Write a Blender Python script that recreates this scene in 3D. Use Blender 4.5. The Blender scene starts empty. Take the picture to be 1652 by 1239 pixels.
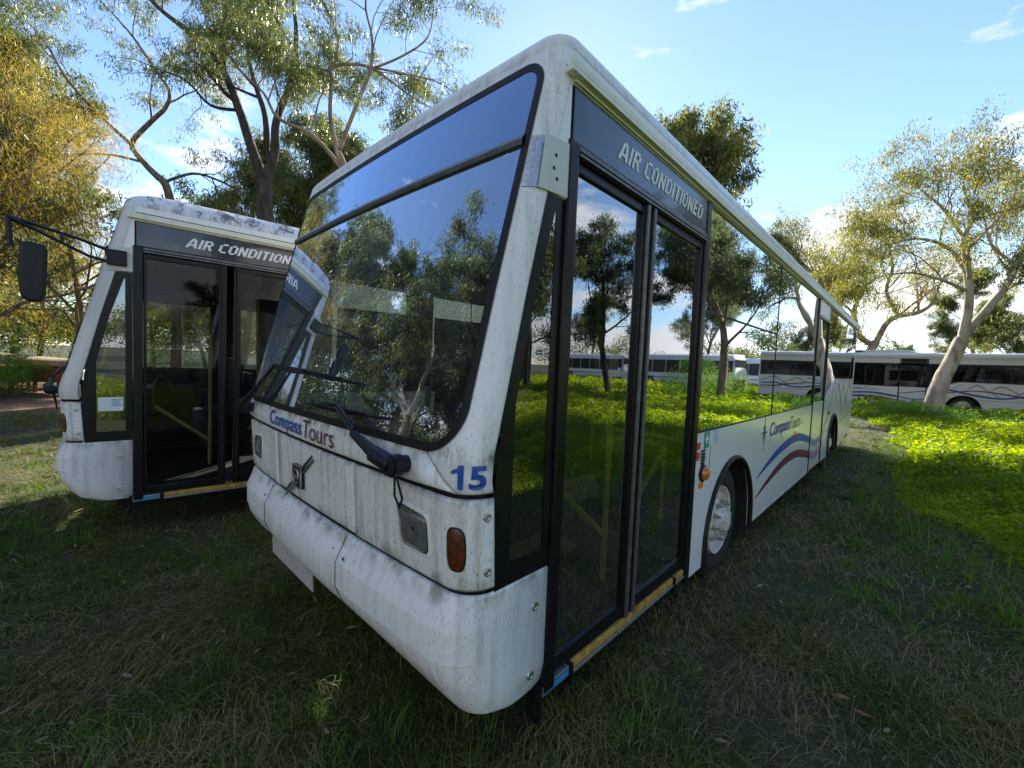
import bpy, math, random
import numpy as np
from math import sin, cos, pi, radians as RAD
from mathutils import Vector, Matrix

sc = bpy.context.scene
COL = sc.collection
# ------------------------------------------------------------------ camera
F_PX, YAW, PIT, ROL = 680.4, 0.75935, 0.05022, 0.04169
CAM = np.array([1.0446, 0.0, 1.7456])
Fv = np.array([-sin(YAW), cos(YAW), 0.]); Rv = np.array([cos(YAW), sin(YAW), 0.]); Uv = np.array([0, 0, 1.])
F2 = Fv*cos(PIT)-Uv*sin(PIT); U2 = Uv*cos(PIT)+Fv*sin(PIT)
R3 = Rv*cos(ROL)+U2*sin(ROL); U3 = U2*cos(ROL)-Rv*sin(ROL)
cd = bpy.data.cameras.new('camera'); cam = bpy.data.objects.new('camera', cd); COL.objects.link(cam)
cd.sensor_width = 36; cd.lens = F_PX/1652*36; cd.clip_start = .05; cd.clip_end = 3000
M = Matrix((( R3[0], U3[0], -F2[0], CAM[0]), (R3[1], U3[1], -F2[1], CAM[1]), (R3[2], U3[2], -F2[2], CAM[2]), (0, 0, 0, 1)))
cam.matrix_world = M
sc.camera = cam
def P(px, py, D):
    """point seen in direction px,py of the photograph at D metres along the view axis"""
    d = F2+R3*(px-826)/F_PX-U3*(py-619.5)/F_PX
    return CAM+d*D
# ------------------------------------------------------------------ light
SUN_AZ = math.atan2(-.61, .79); SUN_EL = RAD(35)       # azimuth measured from +Y towards +X
w = bpy.data.worlds.new("World"); sc.world = w; w.use_nodes = True
nt = w.node_tree; nt.nodes.clear()
N = nt.nodes.new; L = nt.links.new
out = N('ShaderNodeOutputWorld'); bg = N('ShaderNodeBackground'); sky = N('ShaderNodeTexSky')
sky.sky_type = 'NISHITA'; sky.sun_disc = False; sky.sun_elevation = SUN_EL; sky.sun_rotation = SUN_AZ
sky.air_density = 1.0; sky.dust_density = 0.05; sky.ozone_density = 2.6; sky.altitude = 50
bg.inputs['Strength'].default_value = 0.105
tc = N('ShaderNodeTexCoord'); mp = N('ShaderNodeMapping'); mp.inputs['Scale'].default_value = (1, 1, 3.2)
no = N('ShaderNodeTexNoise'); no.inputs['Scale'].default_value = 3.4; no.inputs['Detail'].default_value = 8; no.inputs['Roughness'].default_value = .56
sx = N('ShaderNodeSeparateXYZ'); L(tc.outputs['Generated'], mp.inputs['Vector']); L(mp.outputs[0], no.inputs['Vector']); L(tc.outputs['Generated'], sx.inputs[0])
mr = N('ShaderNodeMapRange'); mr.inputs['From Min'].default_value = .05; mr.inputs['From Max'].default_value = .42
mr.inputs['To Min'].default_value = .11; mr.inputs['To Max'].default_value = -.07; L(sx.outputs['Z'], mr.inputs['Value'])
mr2 = N('ShaderNodeMapRange'); mr2.inputs['From Min'].default_value = -.25; mr2.inputs['From Max'].default_value = -.85      # unseen cloud added opposite the sun to brighten and warm the shaded faces
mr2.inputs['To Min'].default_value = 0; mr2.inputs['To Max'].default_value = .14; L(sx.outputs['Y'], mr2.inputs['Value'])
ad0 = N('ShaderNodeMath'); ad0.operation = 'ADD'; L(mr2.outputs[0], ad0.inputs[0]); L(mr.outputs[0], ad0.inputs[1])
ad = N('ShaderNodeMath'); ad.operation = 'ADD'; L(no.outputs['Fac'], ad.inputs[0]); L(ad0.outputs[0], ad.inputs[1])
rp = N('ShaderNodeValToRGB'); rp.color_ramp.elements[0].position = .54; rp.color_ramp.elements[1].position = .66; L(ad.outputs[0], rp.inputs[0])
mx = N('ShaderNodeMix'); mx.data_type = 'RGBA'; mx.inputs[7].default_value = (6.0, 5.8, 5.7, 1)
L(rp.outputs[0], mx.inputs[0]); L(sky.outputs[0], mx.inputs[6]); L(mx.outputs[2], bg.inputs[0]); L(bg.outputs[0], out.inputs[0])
sl = bpy.data.lights.new('sun', 'SUN'); sl.energy = 5.0; sl.angle = RAD(.5); sl.color = (1, .9, .74)
so = bpy.data.objects.new('sun', sl); COL.objects.link(so)
sd = Vector((sin(SUN_AZ)*cos(SUN_EL), cos(SUN_AZ)*cos(SUN_EL), sin(SUN_EL)))
so.rotation_euler = sd.to_track_quat('Z', 'Y').to_euler(); so.location = (-20, 30, 30)
sc.view_settings.view_transform = 'Standard'; sc.view_settings.look = 'None'; sc.view_settings.exposure = 1.36; sc.view_settings.gamma = 1
sc.cycles.max_bounces = 9; sc.cycles.transparent_max_bounces = 32; sc.cycles.diffuse_bounces = 3
sc.cycles.caustics_reflective = False; sc.cycles.caustics_refractive = False
sc.cycles.sample_clamp_indirect = 6

# ------------------------------------------------------------------ materials
def newmat(name):
    m = bpy.data.materials.new(name); m.use_nodes = True
    return m, m.node_tree, m.node_tree.nodes['Principled BSDF']
def simple(name, col, rough=.5, metal=0, spec=.5, var=.0, scale=30, coat=0, bump=0):
    m, t, b = newmat(name)
    b.inputs['Roughness'].default_value = rough; b.inputs['Metallic'].default_value = metal
    b.inputs['Specular IOR Level'].default_value = spec; b.inputs['Coat Weight'].default_value = coat
    tcn = t.nodes.new('ShaderNodeTexCoord'); n = t.nodes.new('ShaderNodeTexNoise'); n.inputs['Scale'].default_value = scale
    n.inputs['Detail'].default_value = 5; t.links.new(tcn.outputs['Object'], n.inputs['Vector'])
    r = t.nodes.new('ShaderNodeValToRGB')
    e = r.color_ramp.elements; e[0].position = .3; e[1].position = .7
    e[0].color = [max(0, c*(1-var)) for c in col]+[1]; e[1].color = [min(1, c*(1+var)) for c in col]+[1]
    t.links.new(n.outputs['Fac'], r.inputs[0]); t.links.new(r.outputs[0], b.inputs['Base Color'])
    if bump:
        bp = t.nodes.new('ShaderNodeBump'); bp.inputs['Strength'].default_value = bump; bp.inputs['Distance'].default_value = .02
        t.links.new(n.outputs['Fac'], bp.inputs['Height']); t.links.new(bp.outputs[0], b.inputs['Normal'])
    return m
def paint(name, base, grime, amount, streak=1., speck=.5, bands=(), rough=.32, coat=.3, lichen=0.):
    """white coachwork with rain streaks, specks and green dirt along the joints"""
    m, t, b = newmat(name); A = t.nodes.new; K = t.links.new
    def math_(op, a, bb, clamp=False):
        n = A('ShaderNodeMath'); n.operation = op; n.use_clamp = clamp
        for i, v in enumerate((a, bb)):
            if isinstance(v, (int, float)): n.inputs[i].default_value = v
            elif v is not None: K(v, n.inputs[i])
        return n.outputs[0]
    def noise(scale, vec=(1, 1, 1), detail=6, rough_=.6):
        mp_ = A('ShaderNodeMapping'); mp_.inputs['Scale'].default_value = vec; K(tcn.outputs['Object'], mp_.inputs[0])
        n = A('ShaderNodeTexNoise'); n.inputs['Scale'].default_value = scale; n.inputs['Detail'].default_value = detail
        n.inputs['Roughness'].default_value = rough_; K(mp_.outputs[0], n.inputs['Vector']); return n.outputs['Fac']
    def rng(v, a, c, lo=0., hi=1.):
        n = A('ShaderNodeMapRange'); n.inputs[1].default_value = a; n.inputs[2].default_value = c
        n.inputs[3].default_value = lo; n.inputs[4].default_value = hi; K(v, n.inputs[0]); return n.outputs[0]
    tcn = A('ShaderNodeTexCoord'); sp = A('ShaderNodeSeparateXYZ'); K(tcn.outputs['Object'], sp.inputs[0])
    st = rng(noise(1, (22, 22, 1.6)), .46, .78, 0, streak)
    big = rng(noise(2.2), .35, .7)
    fine = rng(noise(95, (1, 1, .5), 3, .8), .55, .72, 0, speck)
    f = math_('MULTIPLY', math_('ADD', st, fine, True), math_('ADD', big, .25), True)
    for (z0, wd, am) in bands:
        d = math_('SUBTRACT', sp.outputs['Z'], z0); d = math_('ABSOLUTE', d, None)
        g = rng(d, 0, wd, am, 0); g = math_('MULTIPLY', g, rng(noise(14, (1, 1, .35)), .42, .62), True)
        f = math_('ADD', f, g, True)
    f = math_('MULTIPLY', f, amount, True)
    mixn = A('ShaderNodeMix'); mixn.data_type = 'RGBA'; mixn.inputs[6].default_value = (*base, 1); mixn.inputs[7].default_value = (*grime, 1)
    K(f, mixn.inputs[0]); col = mixn.outputs[2]
    if lichen:
        nn = rng(noise(11, (1, 1, 1), 8, .75), .50, .56, 0, lichen); hz = rng(sp.outputs['Z'], 2.93, 3.04)
        lf = math_('MULTIPLY', nn, hz, True)
        m2 = A('ShaderNodeMix'); m2.data_type = 'RGBA'; m2.inputs[7].default_value = (.09, .075, .085, 1); K(lf, m2.inputs[0]); K(col, m2.inputs[6]); col = m2.outputs[2]
    K(col, b.inputs['Base Color'])
    ro = rng(f, 0, .6, rough, .75); K(ro, b.inputs['Roughness'])
    b.inputs['Coat Weight'].default_value = coat; b.inputs['Coat Roughness'].default_value = .12
    bp = A('ShaderNodeBump'); bp.inputs['Strength'].default_value = .12; bp.inputs['Distance'].default_value = .004
    K(math_('ADD', f, noise(3, (1, 1, 1), 2)), bp.inputs['Height']); K(bp.outputs[0], b.inputs['Normal'])
    return m
def glassmat(name, tint, ior=1.7, mult=1.3, add=.06, dust=.05, dustcol=(.45, .47, .42), dscale=3, wave=0.0, gt=(.86, .92, 1), wiped=()):
    m = bpy.data.materials.new(name); m.use_nodes = True; t = m.node_tree; t.nodes.clear(); A = t.nodes.new; K = t.links.new
    o = A('ShaderNodeOutputMaterial'); tr = A('ShaderNodeBsdfTransparent'); tr.inputs[0].default_value = (*tint, 1)
    gl = A('ShaderNodeBsdfGlossy'); gl.inputs['Roughness'].default_value = .004; gl.inputs[0].default_value = (*gt, 1)
    fr = A('ShaderNodeFresnel'); fr.inputs[0].default_value = ior
    ma = A('ShaderNodeMath'); ma.operation = 'MULTIPLY_ADD'; ma.use_clamp = True; ma.inputs[1].default_value = mult; ma.inputs[2].default_value = add
    K(fr.outputs[0], ma.inputs[0]); mxs = A('ShaderNodeMixShader')
    ge = A('ShaderNodeNewGeometry'); bf = A('ShaderNodeMath'); bf.operation = 'SUBTRACT'; bf.inputs[0].default_value = 1; K(ge.outputs['Backfacing'], bf.inputs[1])   # inner face of a thin pane only transmits
    mb_ = A('ShaderNodeMath'); mb_.operation = 'MULTIPLY'; K(ma.outputs[0], mb_.inputs[0]); K(bf.outputs[0], mb_.inputs[1]); K(mb_.outputs[0], mxs.inputs[0]); K(tr.outputs[0], mxs.inputs[1]); K(gl.outputs[0], mxs.inputs[2])
    df = A('ShaderNodeBsdfDiffuse'); df.inputs[0].default_value = (*dustcol, 1)
    tcn = A('ShaderNodeTexCoord'); n1 = A('ShaderNodeTexNoise'); n1.inputs['Scale'].default_value = dscale; n1.inputs['Detail'].default_value = 9; n1.inputs['Roughness'].default_value = .72
    K(tcn.outputs['Object'], n1.inputs['Vector'])
    r = A('ShaderNodeMapRange'); r.inputs[1].default_value = .38; r.inputs[2].default_value = .75; r.inputs[3].default_value = dust*.25; r.inputs[4].default_value = dust*2.2
    K(n1.outputs['Fac'], r.inputs[0]); dust_ = r.outputs[0]
    for px_, pz_, rad_ in wiped:                          # arcs kept cleaner by the wipers
        mv = A('ShaderNodeMapping'); mv.inputs['Scale'].default_value = (1, 0, 1); K(tcn.outputs['Object'], mv.inputs[0])
        dd = A('ShaderNodeVectorMath'); dd.operation = 'DISTANCE'; dd.inputs[1].default_value = (px_, 0, pz_); K(mv.outputs[0], dd.inputs[0])
        rr_ = A('ShaderNodeMapRange'); rr_.inputs[1].default_value = rad_-.03; rr_.inputs[2].default_value = rad_+.02; rr_.inputs[3].default_value = .35; rr_.inputs[4].default_value = 1; K(dd.outputs['Value'], rr_.inputs[0])
        mm_ = A('ShaderNodeMath'); mm_.operation = 'MULTIPLY'; K(dust_, mm_.inputs[0]); K(rr_.outputs[0], mm_.inputs[1]); dust_ = mm_.outputs[0]
    m2 = A('ShaderNodeMixShader'); K(dust_, m2.inputs[0]); K(mxs.outputs[0], m2.inputs[1]); K(df.outputs[0], m2.inputs[2])
    K(m2.outputs[0], o.inputs[0])
    if wave:
        n2 = A('ShaderNodeTexNoise'); n2.inputs['Scale'].default_value = 1.1; n2.inputs['Detail'].default_value = 0; K(tcn.outputs['Object'], n2.inputs['Vector'])
        bp = A('ShaderNodeBump'); bp.inputs['Strength'].default_value = wave; bp.inputs['Distance'].default_value = .02
        K(n2.outputs['Fac'], bp.inputs['Height']); K(bp.outputs[0], gl.inputs['Normal'])
    return m
def leafmat(name, cols, trans=.45, rough=.5):
    """foliage: colour runs along a ramp by each leaf's own tint value"""
    m = bpy.data.materials.new(name); m.use_nodes = True; t = m.node_tree; t.nodes.clear(); A = t.nodes.new; K = t.links.new
    o = A('ShaderNodeOutputMaterial'); at = A('ShaderNodeAttribute'); at.attribute_name = 'tint'
    r = A('ShaderNodeValToRGB'); e = r.color_ramp.elements
    e[0].color = (*cols[0], 1); e[1].color = (*cols[-1], 1)
    for i, c in enumerate(cols[1:-1]):
        q = e.new((i+1)/(len(cols)-1)); q.color = (*c, 1)
    K(at.outputs['Fac'], r.inputs[0])
    b = A('ShaderNodeBsdfPrincipled'); b.inputs['Roughness'].default_value = rough; b.inputs['Specular IOR Level'].default_value = .35
    K(r.outputs[0], b.inputs['Base Color'])
    tl = A('ShaderNodeBsdfTranslucent'); hs = A('ShaderNodeHueSaturation'); hs.inputs['Value'].default_value = 1.7; hs.inputs['Saturation'].default_value = 1.15; hs.inputs['Hue'].default_value = .49
    K(r.outputs[0], hs.inputs['Color']); K(hs.outputs[0], tl.inputs[0])
    mxs = A('ShaderNodeMixShader'); mxs.inputs[0].default_value = trans; K(b.outputs[0], mxs.inputs[1]); K(tl.outputs[0], mxs.inputs[2]); K(mxs.outputs[0], o.inputs[0])
    return m
def barkmat(name, c1, c2, c3, sc_=6, stretch=.25, bump=.6):
    m, t, b = newmat(name); A = t.nodes.new; K = t.links.new
    tcn = A('ShaderNodeTexCoord'); mp_ = A('ShaderNodeMapping'); mp_.inputs['Scale'].default_value = (1, 1, stretch); K(tcn.outputs['Object'], mp_.inputs[0])
    n = A('ShaderNodeTexNoise'); n.inputs['Scale'].default_value = sc_; n.inputs['Detail'].default_value = 8; n.inputs['Roughness'].default_value = .65; K(mp_.outputs[0], n.inputs['Vector'])
    r = A('ShaderNodeValToRGB'); e = r.color_ramp.elements; e[0].position = .32; e[1].position = .68
    e[0].color = (*c1, 1); e[1].color = (*c3, 1); q = e.new(.5); q.color = (*c2, 1)
    K(n.outputs['Fac'], r.inputs[0]); K(r.outputs[0], b.inputs['Base Color']); b.inputs['Roughness'].default_value = .85
    bp = A('ShaderNodeBump'); bp.inputs['Strength'].default_value = bump; bp.inputs['Distance'].default_value = .05; K(n.outputs['Fac'], bp.inputs['Height']); K(bp.outputs[0], b.inputs['Normal'])
    return m
GR = (.15, .15, .085)
MAT = dict(
    front=paint('weathered_white_front', (.87, .87, .86), GR, .85, .9, 1., ((.905, .05, .9), (1.27, .035, .95), (1.41, .05, 1.1), (.955, .03, .6)), rough=.38),
    bumper=paint('weathered_white_bumper', (.87, .87, .87), GR, .7, .7, .95, ((.90, .05, 1.0),), rough=.4),
    side=paint('white_side', (.92, .92, .92), (.3, .29, .24), .2, .5, .35, ((.32, .06, .8),), rough=.22, coat=.6),
    pillar=paint('white_pillar', (.88, .88, .86), (.3, .29, .22), .35, .6, .5, (), rough=.35),
    roof=paint('white_roof', (.84, .83, .78), (.2, .19, .14), .45, .9, .5, ((2.985, .05, .8),), rough=.45),
    roof_l=paint('lichen_roof', (.74, .75, .77), (.2, .19, .16), .7, .9, .5, (), rough=.5, lichen=.9),
    gutter=paint('yellowed_gutter', (.86, .84, .68), (.2, .18, .1), .3, .9, .5, (), rough=.5),
    far=paint('white_far', (.66, .66, .66), (.3, .29, .25), .4, .6, .4, ((.35, .1, .8),), rough=.3),
    rubber=simple('black_rubber', (.009, .009, .009), .5, spec=.3, var=.4),
    black=simple('black_metal', (.008, .0085, .010), .3, spec=.28, var=.5, scale=18),
    grime=simple('joint_grime', (.12, .11, .06), .9, var=.4),
    dark=simple('dark_underside', (.012, .012, .011), .9, var=.3),
    blackp=simple('black_plastic', (.010, .011, .014), .4, spec=.35, var=.5, scale=60, bump=.1),
    alu=simple('worn_aluminium', (.42, .43, .44), .38, .8, var=.25, scale=50),
    grey=simple('grey_metal', (.13, .135, .14), .35, .4, var=.3, scale=25),
    chrome=simple('dull_chrome', (.55, .55, .54), .3, .85, var=.25, scale=80),
    yellow=simple('worn_yellow_nosing', (.42, .27, .05), .6, var=.45, scale=22),
    rail=simple('yellow_handrail', (.75, .66, .10), .35, var=.1), rail_l=simple('dull_yellow_handrail', (.30, .27, .08), .4, var=.2),
    tyre=simple('tyre_rubber', (.02, .02, .021), .8, var=.3, scale=40, bump=.3),
    rim=simple('white_rim', (.62, .60, .55), .45, var=.35, scale=22),
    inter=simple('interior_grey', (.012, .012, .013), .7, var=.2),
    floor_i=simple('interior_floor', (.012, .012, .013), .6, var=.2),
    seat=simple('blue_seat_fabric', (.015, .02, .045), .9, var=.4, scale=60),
    blue=simple('blue_vinyl', (.012, .075, .36), .4, var=.08),
    maroon=simple('maroon_vinyl', (.12, .018, .05), .4, var=.1),
    bluef=simple('faded_blue_vinyl', (.22, .29, .42), .4, var=.1),
    maroonf=simple('faded_maroon_vinyl', (.36, .22, .33), .4, var=.1),
    tan=simple('grey_tan_vinyl', (.33, .31, .27), .4, var=.1),
    navy=simple('navy_vinyl', (.02, .05, .16), .4),
    wtext=simple('grey_white_lettering', (.82, .83, .84), .5, var=.12),
    panel=simple('dark_blue_sign_panel', (.022, .026, .040), .22, var=.8, scale=4, coat=.7),
    plate=paint('cream_plate', (.66, .66, .62), (.2, .19, .12), .5, .5, .5, (), rough=.5),
    orange=simple('amber_lens', (.55, .16, .01), .2, var=.2, coat=.5),
    orangeb=simple('bright_orange_reflector', (.8, .25, .01), .25, coat=.5),
    redlens=simple('dirty_red_lens', (.10, .022, .008), .3, var=.5, scale=40, coat=.4),
    red=simple('red_sticker', (.55, .05, .03), .5), green=simple('green_sticker', (.02, .3, .2), .5), white=simple('white_sticker', (.8, .82, .85), .5),
    skyblue=simple('pale_blue_sticker', (.4, .58, .75), .5), bluest=simple('blue_print', (.05, .25, .55), .5),
    reflector=simple('lamp_reflector', (.42, .43, .42), .3, .7, var=.3, scale=30),
    flap=simple('cream_flap', (.45, .45, .43), .55, var=.2),
    glass=glassmat('tinted_side_glass', (.30, .32, .31), 2.0, 2.2, .26, .008, wave=.10),
    dglass=glassmat('tinted_door_glass', (.66, .68, .66), 1.9, 1.9, .16, .006, wave=.05),
    oglass=glassmat('clear_door_glass', (.70, .72, .70), 1.5, .6, .0, .003),
    qglass=glassmat('dark_quarter_glass', (.5, .52, .5), 1.8, 1.7, .10, .008),
    wglass=glassmat('windscreen_glass', (.46, .55, .53), 1.9, 2.5, .24, .11, (.42, .46, .44), dscale=6, wave=.04, gt=(.72, .82, 1), wiped=((-.34, 1.345, .98), (-2.05, 1.34, 1.0))),
    hglass=glassmat('dusty_header_glass', (.30, .33, .35), 1.9, 2.2, .20, .10, (.32, .38, .46), 10, gt=(.60, .74, 1)),
    cglass=glassmat('clear_side_glass', (.8, .84, .83), 1.5, 1, 0, .02),
    fglass=glassmat('far_bus_glass', (.13, .14, .14), 1.45, 1., .0, .02, gt=(.4, .45, .5)),
    lens=glassmat('lamp_lens', (.85, .85, .85), 1.5, 1.2, 0.05, .035, (.36, .36, .34), 40),
    rust=simple('rusty_steel', (.26, .09, .03), .85, var=.6, scale=9, bump=.4), timber=simple('weathered_timber', (.36, .30, .17), .8, var=.3, scale=12),
    conc=simple('pale_concrete', (.35, .34, .31), .9, var=.3, scale=8, bump=.3),
    brown=simple('brown_bin', (.22, .11, .04), .6, var=.3),
    bark_dark=barkmat('dark_furrowed_bark', (.018, .015, .013), (.055, .043, .035), (.12, .095, .075), 9, .22, 1.),
    bark_tan=barkmat('tan_smooth_bark', (.10, .065, .045), (.27, .195, .135), (.40, .31, .22), 4, .35, .5),
    bark_white=barkmat('white_gum_bark', (.16, .10, .07), (.46, .39, .31), (.60, .54, .46), 3.2, .35, .5),
    bark_brown=barkmat('brown_bark', (.07, .05, .035), (.17, .125, .09), (.28, .22, .165), 6, .3, .6),
    leaf_olive=leafmat('olive_gum_leaves', [(.04, .065, .025), (.085, .12, .045), (.16, .19, .06), (.36, .33, .08)], .45, .38),
    leaf_blue=leafmat('bluegreen_gum_leaves', [(.05, .08, .04), (.10, .135, .06), (.18, .21, .09), (.32, .30, .11)], .45),
    leaf_gold=leafmat('golden_gum_leaves', [(.06, .085, .03), (.13, .155, .05), (.25, .25, .06), (.42, .34, .06)], .48),
    needle=leafmat('golden_needles', [(.14, .13, .04), (.30, .25, .06), (.48, .38, .10), (.50, .36, .09)], .55),
    leaf_dark=leafmat('dark_leaves', [(.03, .05, .02), (.06, .09, .035), (.10, .14, .05), (.18, .19, .07)], .4),
    shrub=leafmat('shrub_leaves', [(.04, .10, .02), (.08, .18, .03), (.14, .26, .05), (.2, .3, .06)], .45),
    grass=leafmat('grass_blades', [(.045, .085, .012), (.085, .135, .02), (.135, .165, .035), (.22, .20, .075), (.38, .32, .17)], .3, .7),
    grass_g=leafmat('green_grass_blades', [(.06, .15, .018), (.10, .24, .025), (.17, .32, .04), (.26, .36, .06)], .4, .6),
    weed=leafmat('weed_leaves', [(.07, .14, .015), (.17, .25, .022), (.30, .40, .03), (.47, .51, .07)], .55, .5),
    litter=leafmat('dry_leaves', [(.10, .05, .03), (.2, .11, .06), (.28, .19, .11), (.3, .27, .2)], .1, .8),
)
# ------------------------------------------------------------------ helpers
def tag(o, label=None, cat=None, group=None, kind=None):
    if label: o['label'] = label
    if cat: o['category'] = cat
    if group: o['group'] = group
    if kind: o['kind'] = kind
    return o
def empty(name, loc=(0, 0, 0), rz=0, **k):
    o = bpy.data.objects.new(name, None); COL.objects.link(o); o.location = loc; o.rotation_euler = (0, 0, rz); o.empty_display_size = .2
    return tag(o, **k)
def link(name, me, mat, parent=None):
    o = bpy.data.objects.new(name, me); COL.objects.link(o)
    if mat is not None: me.materials.append(MAT[mat] if isinstance(mat, str) else mat)
    if parent is not None: o.parent = parent
    return o
class MB:
    def __init__(s): s.v = []; s.f = []; s.cut = []
    def add(s, vs, fs):
        k = len(s.v); s.cut.append((k, len(s.f))); s.v += [tuple(v) for v in vs]; s.f += [tuple(i+k for i in f) for f in fs]; return s
    def box(s, x0, x1, y0, y1, z0, z1):
        return s.add([(x0, y0, z0), (x1, y0, z0), (x1, y1, z0), (x0, y1, z0), (x0, y0, z1), (x1, y0, z1), (x1, y1, z1), (x0, y1, z1)],
                     [(0, 3, 2, 1), (4, 5, 6, 7), (0, 1, 5, 4), (1, 2, 6, 5), (2, 3, 7, 6), (3, 0, 4, 7)])
    def grid(s, rows):
        n = len(rows[0]); vs = [p for r in rows for p in r]
        return s.add(vs, [(i*n+j, i*n+j+1, (i+1)*n+j+1, (i+1)*n+j) for i in range(len(rows)-1) for j in range(n-1)])
    def sideprism(s, pts, x0, x1):
        """polygon given as (y, z) points, between two x planes"""
        n = len(pts)
        return s.add([(x1, y, z) for y, z in pts]+[(x0, y, z) for y, z in pts],
                     [tuple(range(n)), tuple(range(2*n-1, n-1, -1))]+[(i, n+i, n+(i+1) % n, (i+1) % n) for i in range(n)])
    def tube(s, pts, rad, n=8, cap=True):
        pts = [np.array(p, float) for p in pts]
        if not hasattr(rad, '__len__'): rad = [rad]*len(pts)
        vs = []; a = None
        for i, p in enumerate(pts):
            d = pts[min(i+1, len(pts)-1)]-pts[max(i-1, 0)]; d = d/(np.linalg.norm(d)+1e-9)
            if a is None: a = np.cross(d, (.13, .27, .95)) if abs(d[2]) < .9 else np.cross(d, (1, 0, 0))
            a = a-d*np.dot(a, d); a /= np.linalg.norm(a)+1e-9; b = np.cross(d, a)
            vs += [p+rad[i]*(a*cos(2*pi*j/n)+b*sin(2*pi*j/n)) for j in range(n)]
        fs = [(i*n+j, i*n+(j+1) % n, (i+1)*n+(j+1) % n, (i+1)*n+j) for i in range(len(pts)-1) for j in range(n)]
        if cap: fs += [tuple(range(n))[::-1], tuple((len(pts)-1)*n+j for j in range(n))]
        return s.add(vs, fs)
    def lathex(s, prof, c, n=32):
        """profile of (x, r) turned about an axis parallel to x through c = (y, z)"""
        vs = [(x, c[0]+r*cos(2*pi*j/n), c[1]+r*sin(2*pi*j/n)) for x, r in prof for j in range(n)]
        return s.add(vs, [(i*n+j, i*n+(j+1) % n, (i+1)*n+(j+1) % n, (i+1)*n+j) for i in range(len(prof)-1) for j in range(n)])
    def pieces(s, name, mat, parent=None, **k):
        """every added shape as an object of its own"""
        c = s.cut+[(len(s.v), len(s.f))]; r = []
        for (v0, f0), (v1, f1) in zip(c[:-1], c[1:]):
            m = MB(); m.add(s.v[v0:v1], [tuple(i-v0 for i in f) for f in s.f[f0:f1]]); r.append(m.build(name, mat, parent, **k))
        return r
    def build(s, name, mat, parent=None, smooth=False, bevel=0, seg=2, fix=True):
        me = bpy.data.meshes.new(name); me.from_pydata([tuple(map(float, v)) for v in s.v], [], s.f); me.update()
        if fix:
            import bmesh
            bm = bmesh.new(); bm.from_mesh(me); bmesh.ops.recalc_face_normals(bm, faces=bm.faces)
            if bevel:
                es = [e for e in bm.edges if len(e.link_faces) == 2 and e.calc_face_angle(0) > .5]
                bmesh.ops.bevel(bm, geom=es, offset=bevel, segments=seg, affect='EDGES', profile=.6)
            bm.to_mesh(me); bm.free()
        if smooth:
            me.shade_smooth()
            if smooth != 2: me.set_sharp_from_angle(angle=RAD(38))
        return link(name, me, mat, parent)
def face_front(o):
    """turn a pane's normals towards the front of the bus"""
    if sum(p.normal.y*p.area for p in o.data.polygons) > 0: o.data.flip_normals()
    return o
def text_mesh(txt, size=1., xs=1., bold=0., shear=0., space=1.):
    c = bpy.data.curves.new('lettering_curve', 'FONT'); c.body = txt; c.size = size; c.offset = bold; c.shear = shear; c.space_character = space
    c.resolution_u = 4; o = bpy.data.objects.new('lettering_curve', c); COL.objects.link(o)
    dg = bpy.context.evaluated_depsgraph_get(); me = bpy.data.meshes.new_from_object(o.evaluated_get(dg))
    v = np.array([x.co[:] for x in me.vertices]); f = [tuple(p.vertices) for p in me.polygons]
    bpy.data.objects.remove(o); bpy.data.curves.remove(c); bpy.data.meshes.remove(me)
    v[:, 0] *= xs
    return v, f
def fit_text(txt, a0, a1, b0, b1, bold=0, shear=0, space=1.):
    """text scaled into the rectangle a0..a1 (reading direction) by b0..b1 (height)"""
    v, f = text_mesh(txt, 1, 1, bold, shear, space)
    mn, mxx = v.min(0), v.max(0)
    a = a0+(v[:, 0]-mn[0])/(mxx[0]-mn[0])*(a1-a0); b = b0+(v[:, 1]-mn[1])/(mxx[1]-mn[1])*(b1-b0)
    return a, b, f
# square bold lettering, drawn as strokes on a 0.66 x 1 cell
STK = {'A': ([[(.05, 0), (.25, .92)], [(.25, .92), (.43, .92)], [(.43, .92), (.62, 0)], [(.13, .3), (.55, .3)]], .68), 'I': ([[(.10, 0), (.10, 1)]], .2),
       'R': ([[(.09, 0), (.09, 1)], [(.09, .92), (.48, .92)], [(.52, .86), (.52, .56)], [(.48, .5), (.09, .5)], [(.34, .48), (.56, 0)]], .64),
       'C': ([[(.56, .92), (.18, .92)], [(.09, .86), (.09, .14)], [(.18, .08), (.56, .08)]], .60), 'O': ([[(.16, .92), (.48, .92)], [(.09, .86), (.09, .14)], [(.16, .08), (.48, .08)], [(.55, .86), (.55, .14)]], .64),
       'N': ([[(.09, 0), (.09, 1)], [(.09, .96), (.54, .04)], [(.54, 0), (.54, 1)]], .64), 'D': ([[(.09, 0), (.09, 1)], [(.09, .92), (.46, .92)], [(.55, .84), (.55, .16)], [(.46, .08), (.09, .08)]], .64),
       'T': ([[(.0, .92), (.56, .92)], [(.28, 0), (.28, .9)]], .56), 'E': ([[(.09, 0), (.09, 1)], [(.09, .92), (.50, .92)], [(.09, .5), (.46, .5)], [(.09, .08), (.50, .08)]], .54)}
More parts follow.
